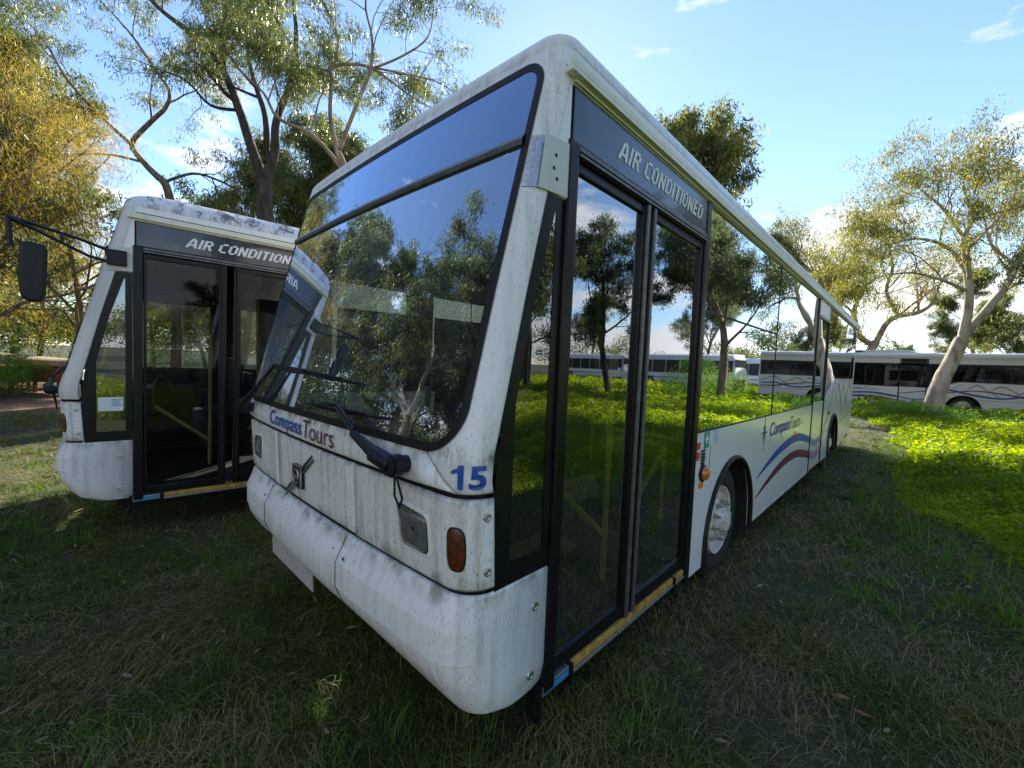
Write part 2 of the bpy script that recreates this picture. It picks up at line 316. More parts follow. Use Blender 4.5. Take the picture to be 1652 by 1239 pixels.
def stroke_text(mb, txt, y0, y1, z0, z1, x, shear=.22):
    tot = sum(STK[c][1]+.12 if c != ' ' else .34 for c in txt)-.12; cur = 0; sy = (y1-y0)/(tot+shear); sz = z1-z0; k = 0
    for c in txt:
        if c == ' ': cur += .34; continue
        for (a, b) in STK[c][0]:
            d = np.array([b[0]-a[0], b[1]-a[1]]); l = np.linalg.norm(d); d /= l; n = np.array([-d[1], d[0]]); horiz = abs(d[0]) > .9; t = .085 if horiz else .1
            if abs(d[0]) < .05: n = np.array([1., 0])
            e = .0 if not horiz else .0
            if not horiz and abs(d[0]) > .05: n = np.array([1., 0])
            q = [np.array(a)+n*t, np.array(b)+n*t, np.array(b)-n*t, np.array(a)-n*t]; k += 1
            mb.add([(x+.00012*(k % 5), y0+(cur+p[0]+shear*p[1])*sy, z0+p[1]*sz) for p in q], [(0, 1, 2, 3)])
        cur += STK[c][1]+.12
# ------------------------------------------------------------------ the bus
#        z     yfront bow   r    shrink
KEY = [(.365, 1.22, -.05, .12, .06), (.385, 1.13, -.04, .12, .03), (.43, 1.035, -.03, .125, .012), (.50, .955, .0, .14, .0), (.56, .905, .02, .15, .0), (.60, .875, .03, .15, .0), (.64, .856, .04, .16, .0), (.67, .848, .045, .16, 0),
       (.675, .838, .05, .16, 0), (.79, .836, .05, .16, 0), (.80, .838, .05, .155, 0), (.865, .872, .045, .145, 0), (.905, .888, .045, .135, 0), (.917, .90, .045, .125, .006),
       (.93, .893, .045, .13, .008), (.945, .886, .045, .13, 0), (1.10, .878, .045, .13, 0), (1.255, .868, .045, .13, 0), (1.266, .878, .045, .12, .01),
       (1.275, .878, .045, .12, .01), (1.286, .864, .045, .13, 0), (1.33, .861, .042, .125, 0), (1.37, .864, .042, .125, 0), (1.42, .873, .04, .12, 0), (1.50, .893, .04, .12, 0), (2.0, 1.022, .035, .105, 0), (2.985, 1.284, .025, .09, 0), (3.3, 1.37, .025, .09, 0)]
KZ = np.array([k[0] for k in KEY]); KV = np.array([k[1:] for k in KEY])
def S(u, z, off=0.):
    yf, b, r, sh = [np.interp(z, KZ, KV[:, i]) for i in range(4)]
    hw = 1.25-sh; a1 = hw-r; au = abs(u); s = 1 if u >= 0 else -1
    if au <= a1: x, y, nx, ny = au, yf+b*(au/hw)**2, 2*b*au/hw**2, -1.
    elif au <= a1+r*pi/2:
        th = (au-a1)/r; x, y, nx, ny = a1+r*sin(th), yf+b*(a1/hw)**2+r*(1-cos(th)), sin(th), -cos(th)
    else: x, y, nx, ny = hw, yf+b*(a1/hw)**2+r+(au-a1-r*pi/2), 1., 0.
    l = math.hypot(nx, ny)
    return (-1.25+s*(x+off*nx/l), y+off*ny/l, z)
def uend(z):
    yf, b, r, sh = [np.interp(z, KZ, KV[:, i]) for i in range(4)]
    return 1.25-sh-r+r*pi/2
def yend(z): return S(uend(z), z)[1]
def uspan(u0, u1, n=40):
    """sample positions, dense near the corners"""
    us = [u0]
    cuts = sorted(set([u for u in list(np.linspace(-1.1, 1.1, 17))+list(np.linspace(1.1, 1.36, 12))+list(-np.linspace(1.1, 1.36, 12)) if u0 < u < u1]))
    return [u0]+cuts+[u1]
def front_strip(mb, u0, u1, zs, off=0., thick=.015, toy=None):
    us = uspan(u0, u1)
    rows = [[S(u, z, off) for u in us] for z in zs]
    if toy is not None:
        rows = [[(-2.5+np.interp(z, KZ, KV[:, 3]), toy, z)]+r+[(0-np.interp(z, KZ, KV[:, 3]), toy, z)] for r, z in zip(rows, zs)]
    mb.grid(rows)
def rrect(u0, u1, z0, z1, rb, rt, n=14):
    """rounded rectangle in (u, z), counter-clockwise from the bottom right corner"""
    pts = []
    for cx, cz, r, a0 in ((u1-rb, z0+rb, rb, -90), (u1-rt, z1-rt, rt, 0), (u0+rt, z1-rt, rt, 90), (u0+rb, z0+rb, rb, 180)):
        for k in range(n+1):
            a = RAD(a0+90*k/n); pts.append((cx+r*cos(a), cz+r*sin(a)))
    res = []
    m = len(pts)
    for i in range(m):                                   # subdivide long edges
        p, q = pts[i], pts[(i+1) % m]; d = math.hypot(q[0]-p[0], q[1]-p[1]); k = max(1, int(d/.045))
        for j in range(k): res.append((p[0]+(q[0]-p[0])*j/k, p[1]+(q[1]-p[1])*j/k))
    return res
def ring(mb, inner, outer, k, off0=0., off1=0.):
    m = len(inner); rows = []
    for j in range(k+1):
        t = j/k; rows.append([S(a[0]+(b[0]-a[0])*t, a[1]+(b[1]-a[1])*t, off0+(off1-off0)*t) for a, b in zip(inner, outer)])
    for r in rows: r.append(r[0])
    mb.grid(rows)
def fillsurf(mb, loop, off=0., k=10):
    cu = sum(p[0] for p in loop)/len(loop); cz = sum(p[1] for p in loop)/len(loop)
    rows = [[S(cu+(p[0]-cu)*t, cz+(p[1]-cz)*t, off) for p in loop] for t in np.linspace(1, .02, k)]
    for r in rows: r.append(r[0])
    mb.grid(rows)
    n = len(loop); mb.add([S(cu, cz, off)]+rows[-1][:-1], [(0, 1+i, 1+(i+1) % n) for i in range(n)])
def arc_pts(cy, cz, R, a0=180, a1=0, n=18): return [(cy+R*cos(RAD(a0+(a1-a0)*k/n)), cz+R*sin(RAD(a0+(a1-a0)*k/n))) for k in range(n+1)]
def ribbon(ctrl, n=40):
    """ctrl: (y, z centre, width) -> smooth polygon strips in the side plane"""
    y, z, wd = map(np.array, zip(*ctrl)); t = np.linspace(0, len(y)-1, n); out_ = []
    def cr(a, t):
        i = np.clip(t.astype(int), 0, len(a)-2); f = t-i; p = np.concatenate([[2*a[0]-a[1]], a, [2*a[-1]-a[-2]]]); p0, p1, p2, p3 = p[i], p[i+1], p[i+2], p[i+3]
        return .5*((2*p1)+(-p0+p2)*f+(2*p0-5*p1+4*p2-p3)*f*f+(-p0+3*p1-3*p2+p3)*f**3)
    Y, Z, W_ = cr(y, t), cr(z, t), cr(wd, t)
    return Y, Z, W_
def star_pts(cy, cz, R, n=8):
    p = []
    for k in range(2*n):
        r = (R if k % 4 == 0 else R*.55) if k % 2 == 0 else R*.16
        if k % 2 == 1: r = R*.19
        a = pi/2+k*pi/n; p.append((cy+r*cos(a)*.75, cz+r*sin(a)))
    return p
WHEEL_Y = (3.83, 9.93)
def wheel(root, cy, xface, side=1):
    """tyre with rim, hub and studs; side = +1 on the door side"""
    cz = .485; t = MB(); R = .485
    t.lathex([(xface-side*.03, .29), (xface-side*.0, .31), (xface+side*.012, .36), (xface+side*.005, .43), (xface-side*.03, .47), (xface-side*.06, R), (xface-side*.22, R), (xface-side*.27, .45), (xface-side*.28, .29)], (cy, cz), 48)
    ty = t.build('tyre', 'tyre', None, True); ty.parent = root; ty.name = 'wheel'
    r = MB(); r.lathex([(xface-side*.03, .292), (xface+side*.006, .285), (xface-side*.0, .27), (xface-side*.05, .26), (xface-side*.055, .21), (xface-side*.02, .19), (xface+side*.0, .18), (xface+side*.0, .135), (xface+side*.015, .13), (xface+side*.03, .10), (xface+side*.07, .085), (xface+side*.08, .05), (xface+side*.08, .0)], (cy, cz), 40)
    rim = r.build('rim', 'rim', ty, True)
    nb = MB()
    for k in range(10 if side > 0 else 0):
        a = 2*pi*k/10+.2; y = cy+.158*cos(a); z = cz+.158*sin(a)
        nb.lathex([(xface, .0), (xface, .021), (xface+side*.018, .021), (xface+side*.02, .017), (xface+side*.036, .016), (xface+side*.038, .010), (xface+side*.056, .009), (xface+side*.056, 0)], (y, z), 6)
    nb.pieces('wheel_nut', 'chrome', ty)
    return ty
def dec_side(root, name, mat, pts, x=.0025, parent=None):
    m = MB(); m.sideprism(pts, x-.002, x); return m.build(name, mat, parent or root)
def side_text(root, name, mat, txt, y0, y1, z0, z1, x=.003, bold=0, shear=0, taper=0):
    a, b, f = fit_text(txt, y0, y1, z0, z1, bold, shear)
    m = MB(); m.add([(x, yy, zz) for yy, zz in zip(a, b)], f); return m.build(name, mat, root, fix=False)
def bus(root, kind='main'):
    far = kind == 'far'; left = kind == 'left'
    roofm = 'roof_l' if left else ('far' if far else 'roof'); G = 'fglass' if far else 'glass'
    fm = 'far' if far else 'front'
    # --- bumper
    m = MB(); front_strip(m, -1.34, 1.34, [k[0] for k in KEY if k[0] < .92], toy=1.362); bmp = m.build('bumper', 'far' if far else 'bumper', root, True); bmp.data.set_sharp_from_angle(angle=RAD(22))
    md = bmp.modifiers.new('thickness', 'SOLIDIFY'); md.thickness = .012; md.offset = -1
    if not far:
        # joint lines, holes and bolts of the bumper
        s = MB()
        for u in (-.62, .42):
            us = [S(u, z, .002) for z in np.linspace(.42, .905, 14)]; s.tube(us, .0022, 4)
        s.pieces('bumper_joint', 'grime', bmp)
        h = MB()
        for u, z in ((.36, .83), (.47, .82), (.36, .60), (.40, .585), (-.56, .83), (-.68, .83), (-.56, .6), (-.66, .585), (.48, .56), (.1, .50), (-.3, .5)):
            p = S(u, z, .0); h.add([(p[0]+.011*cos(a), p[1]-.0025, z+.011*sin(a)) for a in np.linspace(0, 2*pi, 10)[:-1]], [tuple(range(9))])
        h.pieces('bolt_hole', 'dark', bmp, fix=False)
        h = MB()
        for y, z in ((1.29, .77), (1.28, .485)):
            h.lathex([(-.002, .02), (.004, .018), (.005, .012), (.002, .008), (.002, 0)], (y, z), 14)
        h.pieces('bolt', 'chrome', bmp, smooth=True)
        if True:   # hanging centre flap under the bumper
            m = MB(); us = np.linspace(-.62, .02, 8)
            m.grid([[(-1.25+u, .90+.05*(.56-z), z) for u in us] for z in (.60, .52, .465)]); fl = m.build('towing_flap', 'flap', bmp)
            md = fl.modifiers.new('thickness', 'SOLIDIFY'); md.thickness = .006
    # raised middle moulding of the bumper
    m = MB(); us = list(np.linspace(-.60, .40, 12)); prof = [(.902, .001), (.895, .007), (.865, .009), (.80, .010), (.68, .012), (.60, .006), (.56, .001)]
    m.grid([[S(u, z, o*(1 if 0 < i < 11 else .05)) for i, u in enumerate(us)] for z, o in prof]); m.build('bumper_moulding', 'far' if far else 'bumper', root, True)
    # --- lamp band, three panels
    for u0, u1, nm in ((-uend(1.1), -.505, 'front_panel'), (-.50, .50, 'front_hatch'), (.505, uend(1.1), 'front_panel')):
        m = MB(); zs = [.93, .945, 1.02, 1.10, 1.18, 1.255, 1.266]
        if nm == 'front_hatch': zs = [.94, .95, 1.02, 1.10, 1.18, 1.255, 1.266]
        front_strip(m, u0, u1, zs); p = m.build(nm, fm, root, True)
        md = p.modifiers.new('thickness', 'SOLIDIFY'); md.thickness = .012; md.offset = -1
        if not far and u0 > 0:
            h = MB()
            for z in (1.20, 1.0):
                h.lathex([(-.006, .016), (.0, .015), (.001, .010), (-.003, .006), (-.003, 0)], (yend(z)-.03, z), 14)
            h.pieces('bolt', 'chrome', p, smooth=True)
    m = MB(); front_strip(m, -1.3, 1.3, [.87, .93, 1.1, 1.27, 1.32], -.02); m.build('front_backing', 'dark', root)
    # --- lamps
    for s in (1, -1):
        c = [(.845, 1.185), (1.035, 1.165), (1.045, 1.02), (.87, 1.02)]
        lo = []
        for i in range(4):
            p, q, r_ = np.array(c[i-1]), np.array(c[i]), np.array(c[(i+1) % 4]); d0 = (p-q)/np.linalg.norm(p-q)*.035; d1 = (r_-q)/np.linalg.norm(r_-q)*.035
            for t in np.linspace(0, 1, 6): lo.append(tuple((1-t)**2*(q+d0)+2*t*(1-t)*q+t*t*(q+d1)))
        lo = [(s*a, b) for a, b in lo]; cu, cz = np.mean([a for a, b in lo]), np.mean([b for a, b in lo])
        sc_l = lambda k: [(cu+(a-cu)*k, cz+(b-cz)*k) for a, b in lo]
        if not far:
            m = MB(); ring(m, lo, sc_l(1.10), 2, .004, .004); ring(m, sc_l(1.10), sc_l(1.2), 3, .004, .0005)
            m.build('lamp_surround', fm, root, 2)
            m = MB(); fillsurf(m, lo, .0015, 3); bk = m.build('lamp_housing', 'dark', root)
            m = MB(); cup = []
            for k, o in ((.94, .004), (.6, .0028), (.1, .0022)): cup.append([S(a, b, o) for a, b in sc_l(k)]+[S(*sc_l(k)[0], o)])
            m.grid(cup); m.build('reflector', 'reflector', bk, True)
            m = MB()
            rows = [[S(a, b, o) for a, b in sc_l(k)]+[S(*sc_l(k)[0], o)] for k, o in ((.95, .005), (.85, .012), (.5, .018), (.05, .02))]
            m.grid(rows); face_front(m.build('headlight', 'lens', root, True))
            m = MB(); lo2 = [(s*(1.178+.034*np.sign(cos(a))*abs(cos(a))**.7), 1.085+.075*np.sign(sin(a))*abs(sin(a))**.6) for a in np.linspace(0, 2*pi, 25)[:-1]]
            ring(m, lo2, [(s*1.178+(a-s*1.178)*1.14, 1.085+(b-1.085)*1.09) for a, b in lo2], 1, .004, .001); m.build('indicator_surround', 'rubber', root)
            rows = [[S(s*1.178+(a-s*1.178)*k, 1.085+(b-1.085)*k, o) for a, b in lo2+lo2[:1]] for k, o in ((1, .003), (.8, .008), (.05, .01))]
            m = MB(); m.grid(rows); m.build('indicator', 'redlens', root, True)
        else:
            m = MB(); fillsurf(m, lo, .004, 3); m.build('headlight', 'reflector', root)
    # --- windscreen surround, seal, glass
    zb, zt = 1.415, 2.945; inner = rrect(-1.185, 1.185, zb, zt, .17, .11)
    def outer_pt(p):
        u, z = p
        cu, cz = 0, (zb+zt)/2; du, dz = u-cu, z-cz; ks = []
        for lim in (1,):
            ue = 1.0
        best = None
        # radial intersection with the outer rectangle, its right edge following uend(z)
        t = min((2.985-cz)/dz if dz > 1e-6 else 1e9, (1.286-cz)/dz if dz < -1e-6 else 1e9)
        zz = cz+dz*min(t, 1.5)
        for _ in range(8):
            tu = uend(cz+dz*min(t, (1.3/abs(du)) if abs(du) > 1e-6 else 1e9))/abs(du) if abs(du) > 1e-6 else 1e9
            break
        tt = min(t, tu); return (cu+du*tt, cz+dz*tt)
    outer = [outer_pt(p) for p in inner]
    # straight projection for the edge mid-parts keeps the grid regular
    o2 = []
    for (u, z), o in zip(inner, outer):
        if zb+.17 < z < zt-.11: o2.append((uend(z)*np.sign(u), z))
        elif abs(u) < 1.185-.17: o2.append((u, 1.286 if z < 2 else 2.985))
        else: o2.append(o)
    for sgn in (1, -1):                                   # exact outer corners
        for zc in (1.286, 2.985):
            i = min(range(len(o2)), key=lambda i: (o2[i][0]-sgn*uend(zc))**2+(o2[i][1]-zc)**2); o2[i] = (sgn*uend(zc), zc)
    m = MB(); ring(m, inner, o2, 18)
    fr = m.build('front_mask', fm if not left else 'far', root, 2); md = fr.modifiers.new('thickness', 'SOLIDIFY'); md.thickness = .012; md.offset = -1
    cz_ = (zb+zt)/2
    sca = lambda d: rrect(-1.185-d, 1.185+d, zb-d, zt+d, .17+d, .11+d)
    m = MB(); ring(m, sca(-.028), sca(.004), 3, .003, .006); m.build('windscreen_seal', 'rubber', root, True)
    zh = 2.595; glin = sca(-.02)
    if far:
        m = MB(); fillsurf(m, glin, .001); face_front(m.build('windscreen', G, root, 2))
    else:
        for nm, z0, z1, mt in (('windscreen', zb+.02, zh, 'wglass'), ('header_glass', zh, zt-.02, 'hglass')):
            rb, rt = (.15, .0001) if nm == 'windscreen' else (.0001, .09)
            m = MB(); lp = rrect(-1.165, 1.165, z0, z1, rb, rt); fillsurf(m, lp, .001, 8); gl = face_front(m.build(nm, mt, root, 2))
        m = MB(); m.grid([[S(u, z, o) for u in np.linspace(-1.165, 1.165, 20)] for z, o in ((zh-.022, .002), (zh-.02, .012), (zh+.0, .02), (zh+.02, .012), (zh+.022, .002))])
        m.build('windscreen_divider', 'grey', root, True)
    # --- upper body side, cantrail and corner
    yb, B = 13.0, .03
    m = MB(); m.sideprism([(yend(2.4)-.002, 2.40), (1.378, 2.40), (1.378, 2.855), (yb, 2.855), (yb, 2.985), (yend(2.985)-.002, 2.985), (yend(2.7)-.002, 2.7)], -B, 0)
    m.sideprism([(yend(1.29)-.002, .93), (yend(1.29)+.01, .93), (yb, .93), (yb, 1.10), (yend(1.29)-.002, 1.10)], -2.5, -2.5+B)
    m.sideprism([(yend(2.45)+.002, 2.45), (yb, 2.45), (yb, 2.985), (yend(2.985)+.002, 2.985)], -2.5, -2.5+B)
    m.sideprism([(1.35, .30), (3.2, .30), *arc_pts(3.83, .42, .61)[0:], (4.46, .30), (9.3, .30), *arc_pts(9.93, .42, .61), (10.56, .30), (yb, .30), (yb, .93), (1.35, .93)], -2.5, -2.5+B)
    for ya, yc in ((2.45, 2.52), (4.0, 4.1), (5.6, 5.7), (7.2, 7.3), (8.8, 8.9), (10.4, 10.5), (12.2, 13.0)): m.sideprism([(ya, 1.10), (yc, 1.10), (yc, 2.45), (ya, 2.45)], -2.5, -2.5+B)
    m.box(-2.5, 0, yb-.001, yb+.05, .45, 1.6); m.box(-2.5, 0, yb-.001, yb+.05, 2.5, 2.985); m.box(-2.5, -2.2, yb-.001, yb+.05, 1.6, 2.5); m.box(-.3, 0, yb-.001, yb+.05, 1.6, 2.5)
    m.sideprism([(yend(1.1)+.002, 1.10), (1.5, 1.10), (1.5, 2.45), (yend(2.45)+.002, 2.45)], -2.5, -2.5+B)
    body = m.build('body_frame', 'pillar' if not far else 'far', root, bevel=.004)
    for ya, yc in ((1.5, 2.45), (2.52, 4.0), (4.1, 5.6), (5.7, 7.2), (7.3, 8.8), (8.9, 10.4), (10.5, 12.2)):
        m = MB(); m.box(-2.492, -2.488, ya, yc, 1.10, 2.45); m.build('far_side_window', 'cglass' if ya < 4 else 'fglass', root)
    m = MB(); m.box(-2.2, -.3, yb+.02, yb+.024, 1.6, 2.5); m.build('rear_window', 'fglass', root)
    # --- roof: lofted loops
    rows = []; R_, h_ = .27, .18
    for k in range(9):
        th = RAD(90*k/8); off = R_*(1-cos(th)); z = 2.985+h_*sin(th)
        hw = 1.25-off; r = max(.09, .09+off*.4); yf = 1.284+off*1.15; a1 = hw-r; row = [( -1.25-hw, yb+.05-off, z)]
        arcL = [(-a1-r*sin(RAD(a)), yf+.022+r*(1-cos(RAD(a)))) for a in np.linspace(90, 0, 9)]
        mid = [(x, yf+.022*(x/max(a1, .1))**2) for x in np.linspace(-a1, a1, 9)[1:-1]]
        row += [(-1.25-hw, y, z) for y in (10, 7, 4, 2)]+[(-1.25+x, y, z) for x, y in arcL+mid+[(-x, y) for x, y in arcL[::-1]]]+[(-1.25+hw, y, z) for y in (2, 4, 7, 10)]+[(-1.25+hw, yb+.05-off, z)]
        rows.append(row)
    m = MB(); m.grid(rows); top = rows[-1]; n = len(top); c = []
    for t in (.6, .3, .02): c.append([(-1.25+(x+1.25)*t, y if abs(y-1.5) > .4 else y+(1-t)*.3, z+.035*(1-t*t)) for x, y, z in top])
    m.grid([top]+c)
    m.build('roof', roofm, root, 2)
    # ribs across the roof + gutter
    m = MB(); m.sideprism([(1.33, 2.872), (12.95, 2.872), (12.95, 2.89), (1.33, 2.89)], .001, .035)
    m.sideprism([(1.33, 2.89), (12.95, 2.89), (12.95, 2.918), (1.33, 2.918)], .022, .035); m.sideprism([(1.38, 2.86), (12.95, 2.86), (12.95, 2.872), (1.38, 2.872)], .001, .012)
    m.build('rain_gutter', 'gutter' if not far else 'far', root, bevel=.003)
    m = MB(); m.box(.0005, .004, 1.39, 12.9, 2.919, 2.932); m.build('gutter_dark_strip', 'dark', root)  # thin dark strip running along the top of the gutter
    if far:
        m = MB(); m.box(-2.0, -.5, 5.2, 7.8, 3.10, 3.34); m.box(-1.9, -.6, 4.6, 5.2, 3.10, 3.25); ac = m.build('air_conditioning_unit', 'far', root, bevel=.05)
        m = MB(); m.box(-.499, -.495, 5.4, 5.75, 3.2, 3.27); m.build('vent', 'dark', ac)
    # --- sign panel and mirror plate
    m = MB(); m.sideprism([(1.39, 2.64), (2.89, 2.64), (2.89, 2.85), (1.39, 2.85)], -.02, .004); sp = m.build('destination_panel', 'panel', root, bevel=.003)
    m = MB(); stroke_text(m, 'AIR CONDITIONED', 1.735, 2.80, 2.700, 2.79, .0065, .3); m.build('lettering', 'wtext', sp, fix=False)
    if not far:
        m = MB(); m.sideprism([(1.225, 2.60), (1.375, 2.615), (1.372, 2.405), (1.195, 2.395)], 0, .007); pl = m.build('mirror_plate', 'plate', root, bevel=.002)
        m = MB()
        for y, z in ((1.285, 2.54), (1.275, 2.49), (1.295, 2.455)): m.lathex([(.0075, .008), (.008, 0)], (y, z), 10)
        m.pieces('screw_hole', 'dark', pl, fix=False)
    if kind == 'main':   # shiny bare patch where the mirror foot sat
        m = MB(); m.grid([[S(u, z, .004) for u in (1.195, 1.215, 1.24, 1.265)] for z in (2.40, 2.5, 2.605)]); m.build('bare_metal_patch', 'chrome', root, 2)
    # --- quarter glass
    zs = [.895, 1.0, 1.27, 1.6, 2.0, 2.395]
    pts = [(yend(z)+(.0 if z > 1.27 else .0)+.002, z) for z in zs]
    m = MB(); m.sideprism([(1.362, .887), (1.362, 2.395)]+pts[::-1], -.03, -.006); q = m.build('quarter_panel', 'black', root)
    # leave a clear pane in it
    q.data.materials.clear(); q.data.materials.append(MAT['qglass'])
    fr2 = MB(); ins = [(1.30, .98), (1.30, 2.33), (1.305, 2.33)]
    a = [(1.362, .887), (1.362, 2.395)]+pts[::-1]; cy_ = 1.2; cz2 = 1.65
    b_ = [(1.315, 1.0), (1.315, 2.34)]+[(max(p[0]+.055, 1.13), min(max(p[1], 1.0), 2.34)) for p in pts[::-1]]
    for i in range(len(a)):
        j = (i+1) % len(a); fr2.add([(-.004, *a[i]), (-.004, *a[j]), (-.004, *b_[j]), (-.004, *b_[i])], [(0, 1, 2, 3)])
    fr2.build('quarter_panel_border', 'black', root, fix=False)
    if left:
        m = MB(); m.box(-.003, -.001, 1.14, 1.30, 1.18, 1.30); stk = m.build('notice_sticker', 'white', root)
        m = MB()
        for k in range(5): m.box(-.0009, -.0005, 1.225, 1.29-.008*(k % 3), 1.275-.014*k, 1.281-.014*k)
        m.build('printed_lines', 'bluest', stk)
    # --- front doorway
    dr = MB(); dr.box(-.05, .012, 1.366, 1.432, .36, 2.64); dr.box(-.05, .010, 2.875, 2.948, .30, 2.855); dr.box(-.06, .002, 1.432, 2.875, 2.585, 2.64)
    jam = dr.build('door_jamb', 'black', root, bevel=.008)
    dr = MB(); dr.box(.0025, .012, 1.433, 2.874, 2.612, 2.632); dr.box(.0025, .016, 1.433, 2.874, 2.59, 2.602); dr.build('door_track', 'grey', jam, bevel=.002)
    dz0, dz1 = .40, 2.585; dglass = 'dglass' if kind == 'main' else ('oglass' if left else 'fglass')
    leaves = ((1.436, 2.095), (2.105, 2.872)) if not left else ((1.436, 2.06), (2.12, 2.872))
    for (a0, a1_), hinge in zip(leaves, (0, 1)):
        d = MB(); e0, e1 = (.022, .062) if hinge == 0 else (.062, .03)
        d.box(-.045, -.008, a0, a0+e0, dz0, dz1); d.box(-.045, -.004, a1_-e1, a1_, dz0, dz1); d.box(-.045, -.010, a0+e0, a1_-e1, dz0, dz0+.07); d.box(-.045, -.010, a0+e0, a1_-e1, dz1-.045, dz1)
        leaf = d.build('door_leaf', 'black', root, bevel=.006)
        g = MB(); g.box(-.028, -.024, a0+e0-.003, a1_-e1+.003, dz0+.068, dz1-.043); g.build('door_glass', dglass, leaf)
        rr = MB(); yy = a1_-e1/2-.0 if hinge == 0 else a0+e0/2
        rr.box(-.004, .012, yy-.012, yy+.012, dz0, dz1); rr.build('rubber_edge', 'grey' if not left else 'rubber', leaf, bevel=.004)
        if not far:
            ym = a0+.03+.1; rl = MB()
            if hinge == 0: rl.tube([(-.10, a0+.08, 1.20), (-.10, a1_-.12, .84)], .017); rl.tube([(-.10, a1_-.12, 1.9), (-.10, a1_-.12, .6)], .016)
            else: rl.tube([(-.10, a0+.15, .93), (-.10, a1_-.2, 1.23)], .017); rl.tube([(-.10, a1_-.2, 1.23), (-.10, a1_-.2, .75)], .014)
            rl.pieces('handrail', 'rail_l' if left else 'rail', leaf, smooth=True)
    # --- step edge
    m = MB(); m.box(-.13, -.002, 1.575, 2.872, .352, .392); m.build('step_nosing', 'yellow', root, bevel=.006)
    m = MB(); m.box(-.13, .004, 1.36, 1.55, .345, .39); m.box(-.01, .006, 1.575, 2.872, .336, .351); stp = m.build('step_trim', 'alu', root, bevel=.003)
    m = MB(); m.box(.0045, .0065, 1.375, 1.54, .352, .378); m.build('blue_strip', 'bluest', stp)
    m = MB(); m.box(-.14, .012, 1.551, 1.574, .30, .395); m.box(-.14, .012, 2.70, 2.715, .30, .396); m.box(-.06, .004, 1.335, 1.36, .24, .40); m.pieces('step_bracket', 'black', root, bevel=.004)
    m = MB(); m.box(-.75, -.14, 1.38, 2.9, .33, .372); m.build('step_floor', 'floor_i', root)
    # --- lower side panels
    A1 = arc_pts(3.83, .42, .61, 0, 180); A2 = arc_pts(9.93, .42, .61, 0, 180); sm = 'side' if not far else 'far'
    m = MB(); m.sideprism([(2.95, .30), (2.95, 1.315), (7.47, 1.315), (7.47, .305), (4.44, .305)]+A1+[(3.22, .30)], -.03, 0); s1 = m.build('side_panel', sm, root)
    m = MB(); m.sideprism([(8.60, .31), (8.60, 1.34), (9.75, 1.70), (13.0, 1.70), (13.0, .46), (11.3, .34), (10.54, .32)]+A2+[(9.32, .31)], -.03, 0); s2 = m.build('side_panel', sm, root)
    for (ay, AA) in ((3.83, A1), (9.93, A2)):
        m = MB(); pts3 = [(.006, ay+.61, .30)]+[(.006, y, z) for y, z in AA]+[(.006, ay-.61, .30)]
        m.tube(pts3, [.022]*len(pts3), 8); m.build('wheel_arch_trim', 'rubber', root, True)
        m = MB(); m.grid([[(x, y, z) for y, z in [(ay+.60, .25)]+[(ay+(y-ay)*.985, z) for y, z in AA]+[(ay-.60, .25)]] for x in (-.02, -.62)]); m.build('wheel_housing', 'dark', root)
        m = MB(); m.sideprism([(ay+.60, .25)]+AA+[(ay-.60, .25)], -.64, -.62); m.build('wheel_housing_back', 'dark', root)
        wheel(root, ay-.01, -.08, 1)
        wheel(root, ay, -2.445, -1)
    # --- glass band
    if not far:
        m = MB(); m.box(-.012, -.006, 2.95, 5.05, 1.318, 2.853); w1 = m.build('side_window', G, root)
        m = MB(); m.box(-.012, -.006, 5.062, 7.47, 1.318, 2.853); w2 = m.build('side_window', G, root)
        m = MB(); m.box(-.0055, -.001, 2.96, 5.05, 2.145, 2.16); m.box(-.0055, -.001, 5.05, 5.062, 1.318, 2.853); m.pieces('window_seal', 'rubber', root)
        m = MB(); m.box(-.0055, .001, 2.95, 7.47, 1.313, 1.323); m.build('window_sill_seal', 'rubber', root)
    else:
        for ya, yc in ((2.97, 4.0), (4.06, 5.2), (5.26, 6.4), (6.46, 7.42)):
            m = MB(); m.box(-.012, -.006, ya, yc, 1.36, 2.5); m.build('side_window', G, root)
        m = MB(); m.box(-.02, -.010, 2.95, 7.47, 1.318, 1.36); m.box(-.02, -.010, 2.95, 7.47, 2.5, 2.60)
        for ya in (2.95, 4.0, 5.2, 6.4): m.box(-.02, -.013, ya, ya+.06, 1.36, 2.5)
        m.build('window_frame', 'black', root)
        m = MB(); m.box(-.02, 0, 2.95, 13, 2.60, 2.856); m.build('cantrail_panel', 'far', root)
    # middle doorway
    m = MB(); m.box(-.04, .008, 7.475, 7.52, .30, 2.856); m.box(-.04, .008, 8.55, 8.595, .30, 2.856); m.box(-.04, .008, 7.52, 8.55, 2.60, 2.64); md_ = m.build('middle_door_frame', 'black', root, bevel=.004)
    m = MB(); m.box(-.03, -.004, 7.525, 8.545, .34, 1.34); mdr = m.build('middle_door', sm, root, bevel=.004)
    m = MB(); m.box(-.018, -.012, 7.525, 8.545, 1.342, 2.598); m.build('middle_door_glass', G, root)
    m = MB(); m.box(-.02, .002, 7.53, 8.54, 2.645, 2.853); m.build('door_header_panel', 'pillar' if not far else 'black', root)
    m = MB(); m.box(-.1, .003, 7.525, 8.545, .315, .336); m.build('middle_door_step', 'yellow', root)
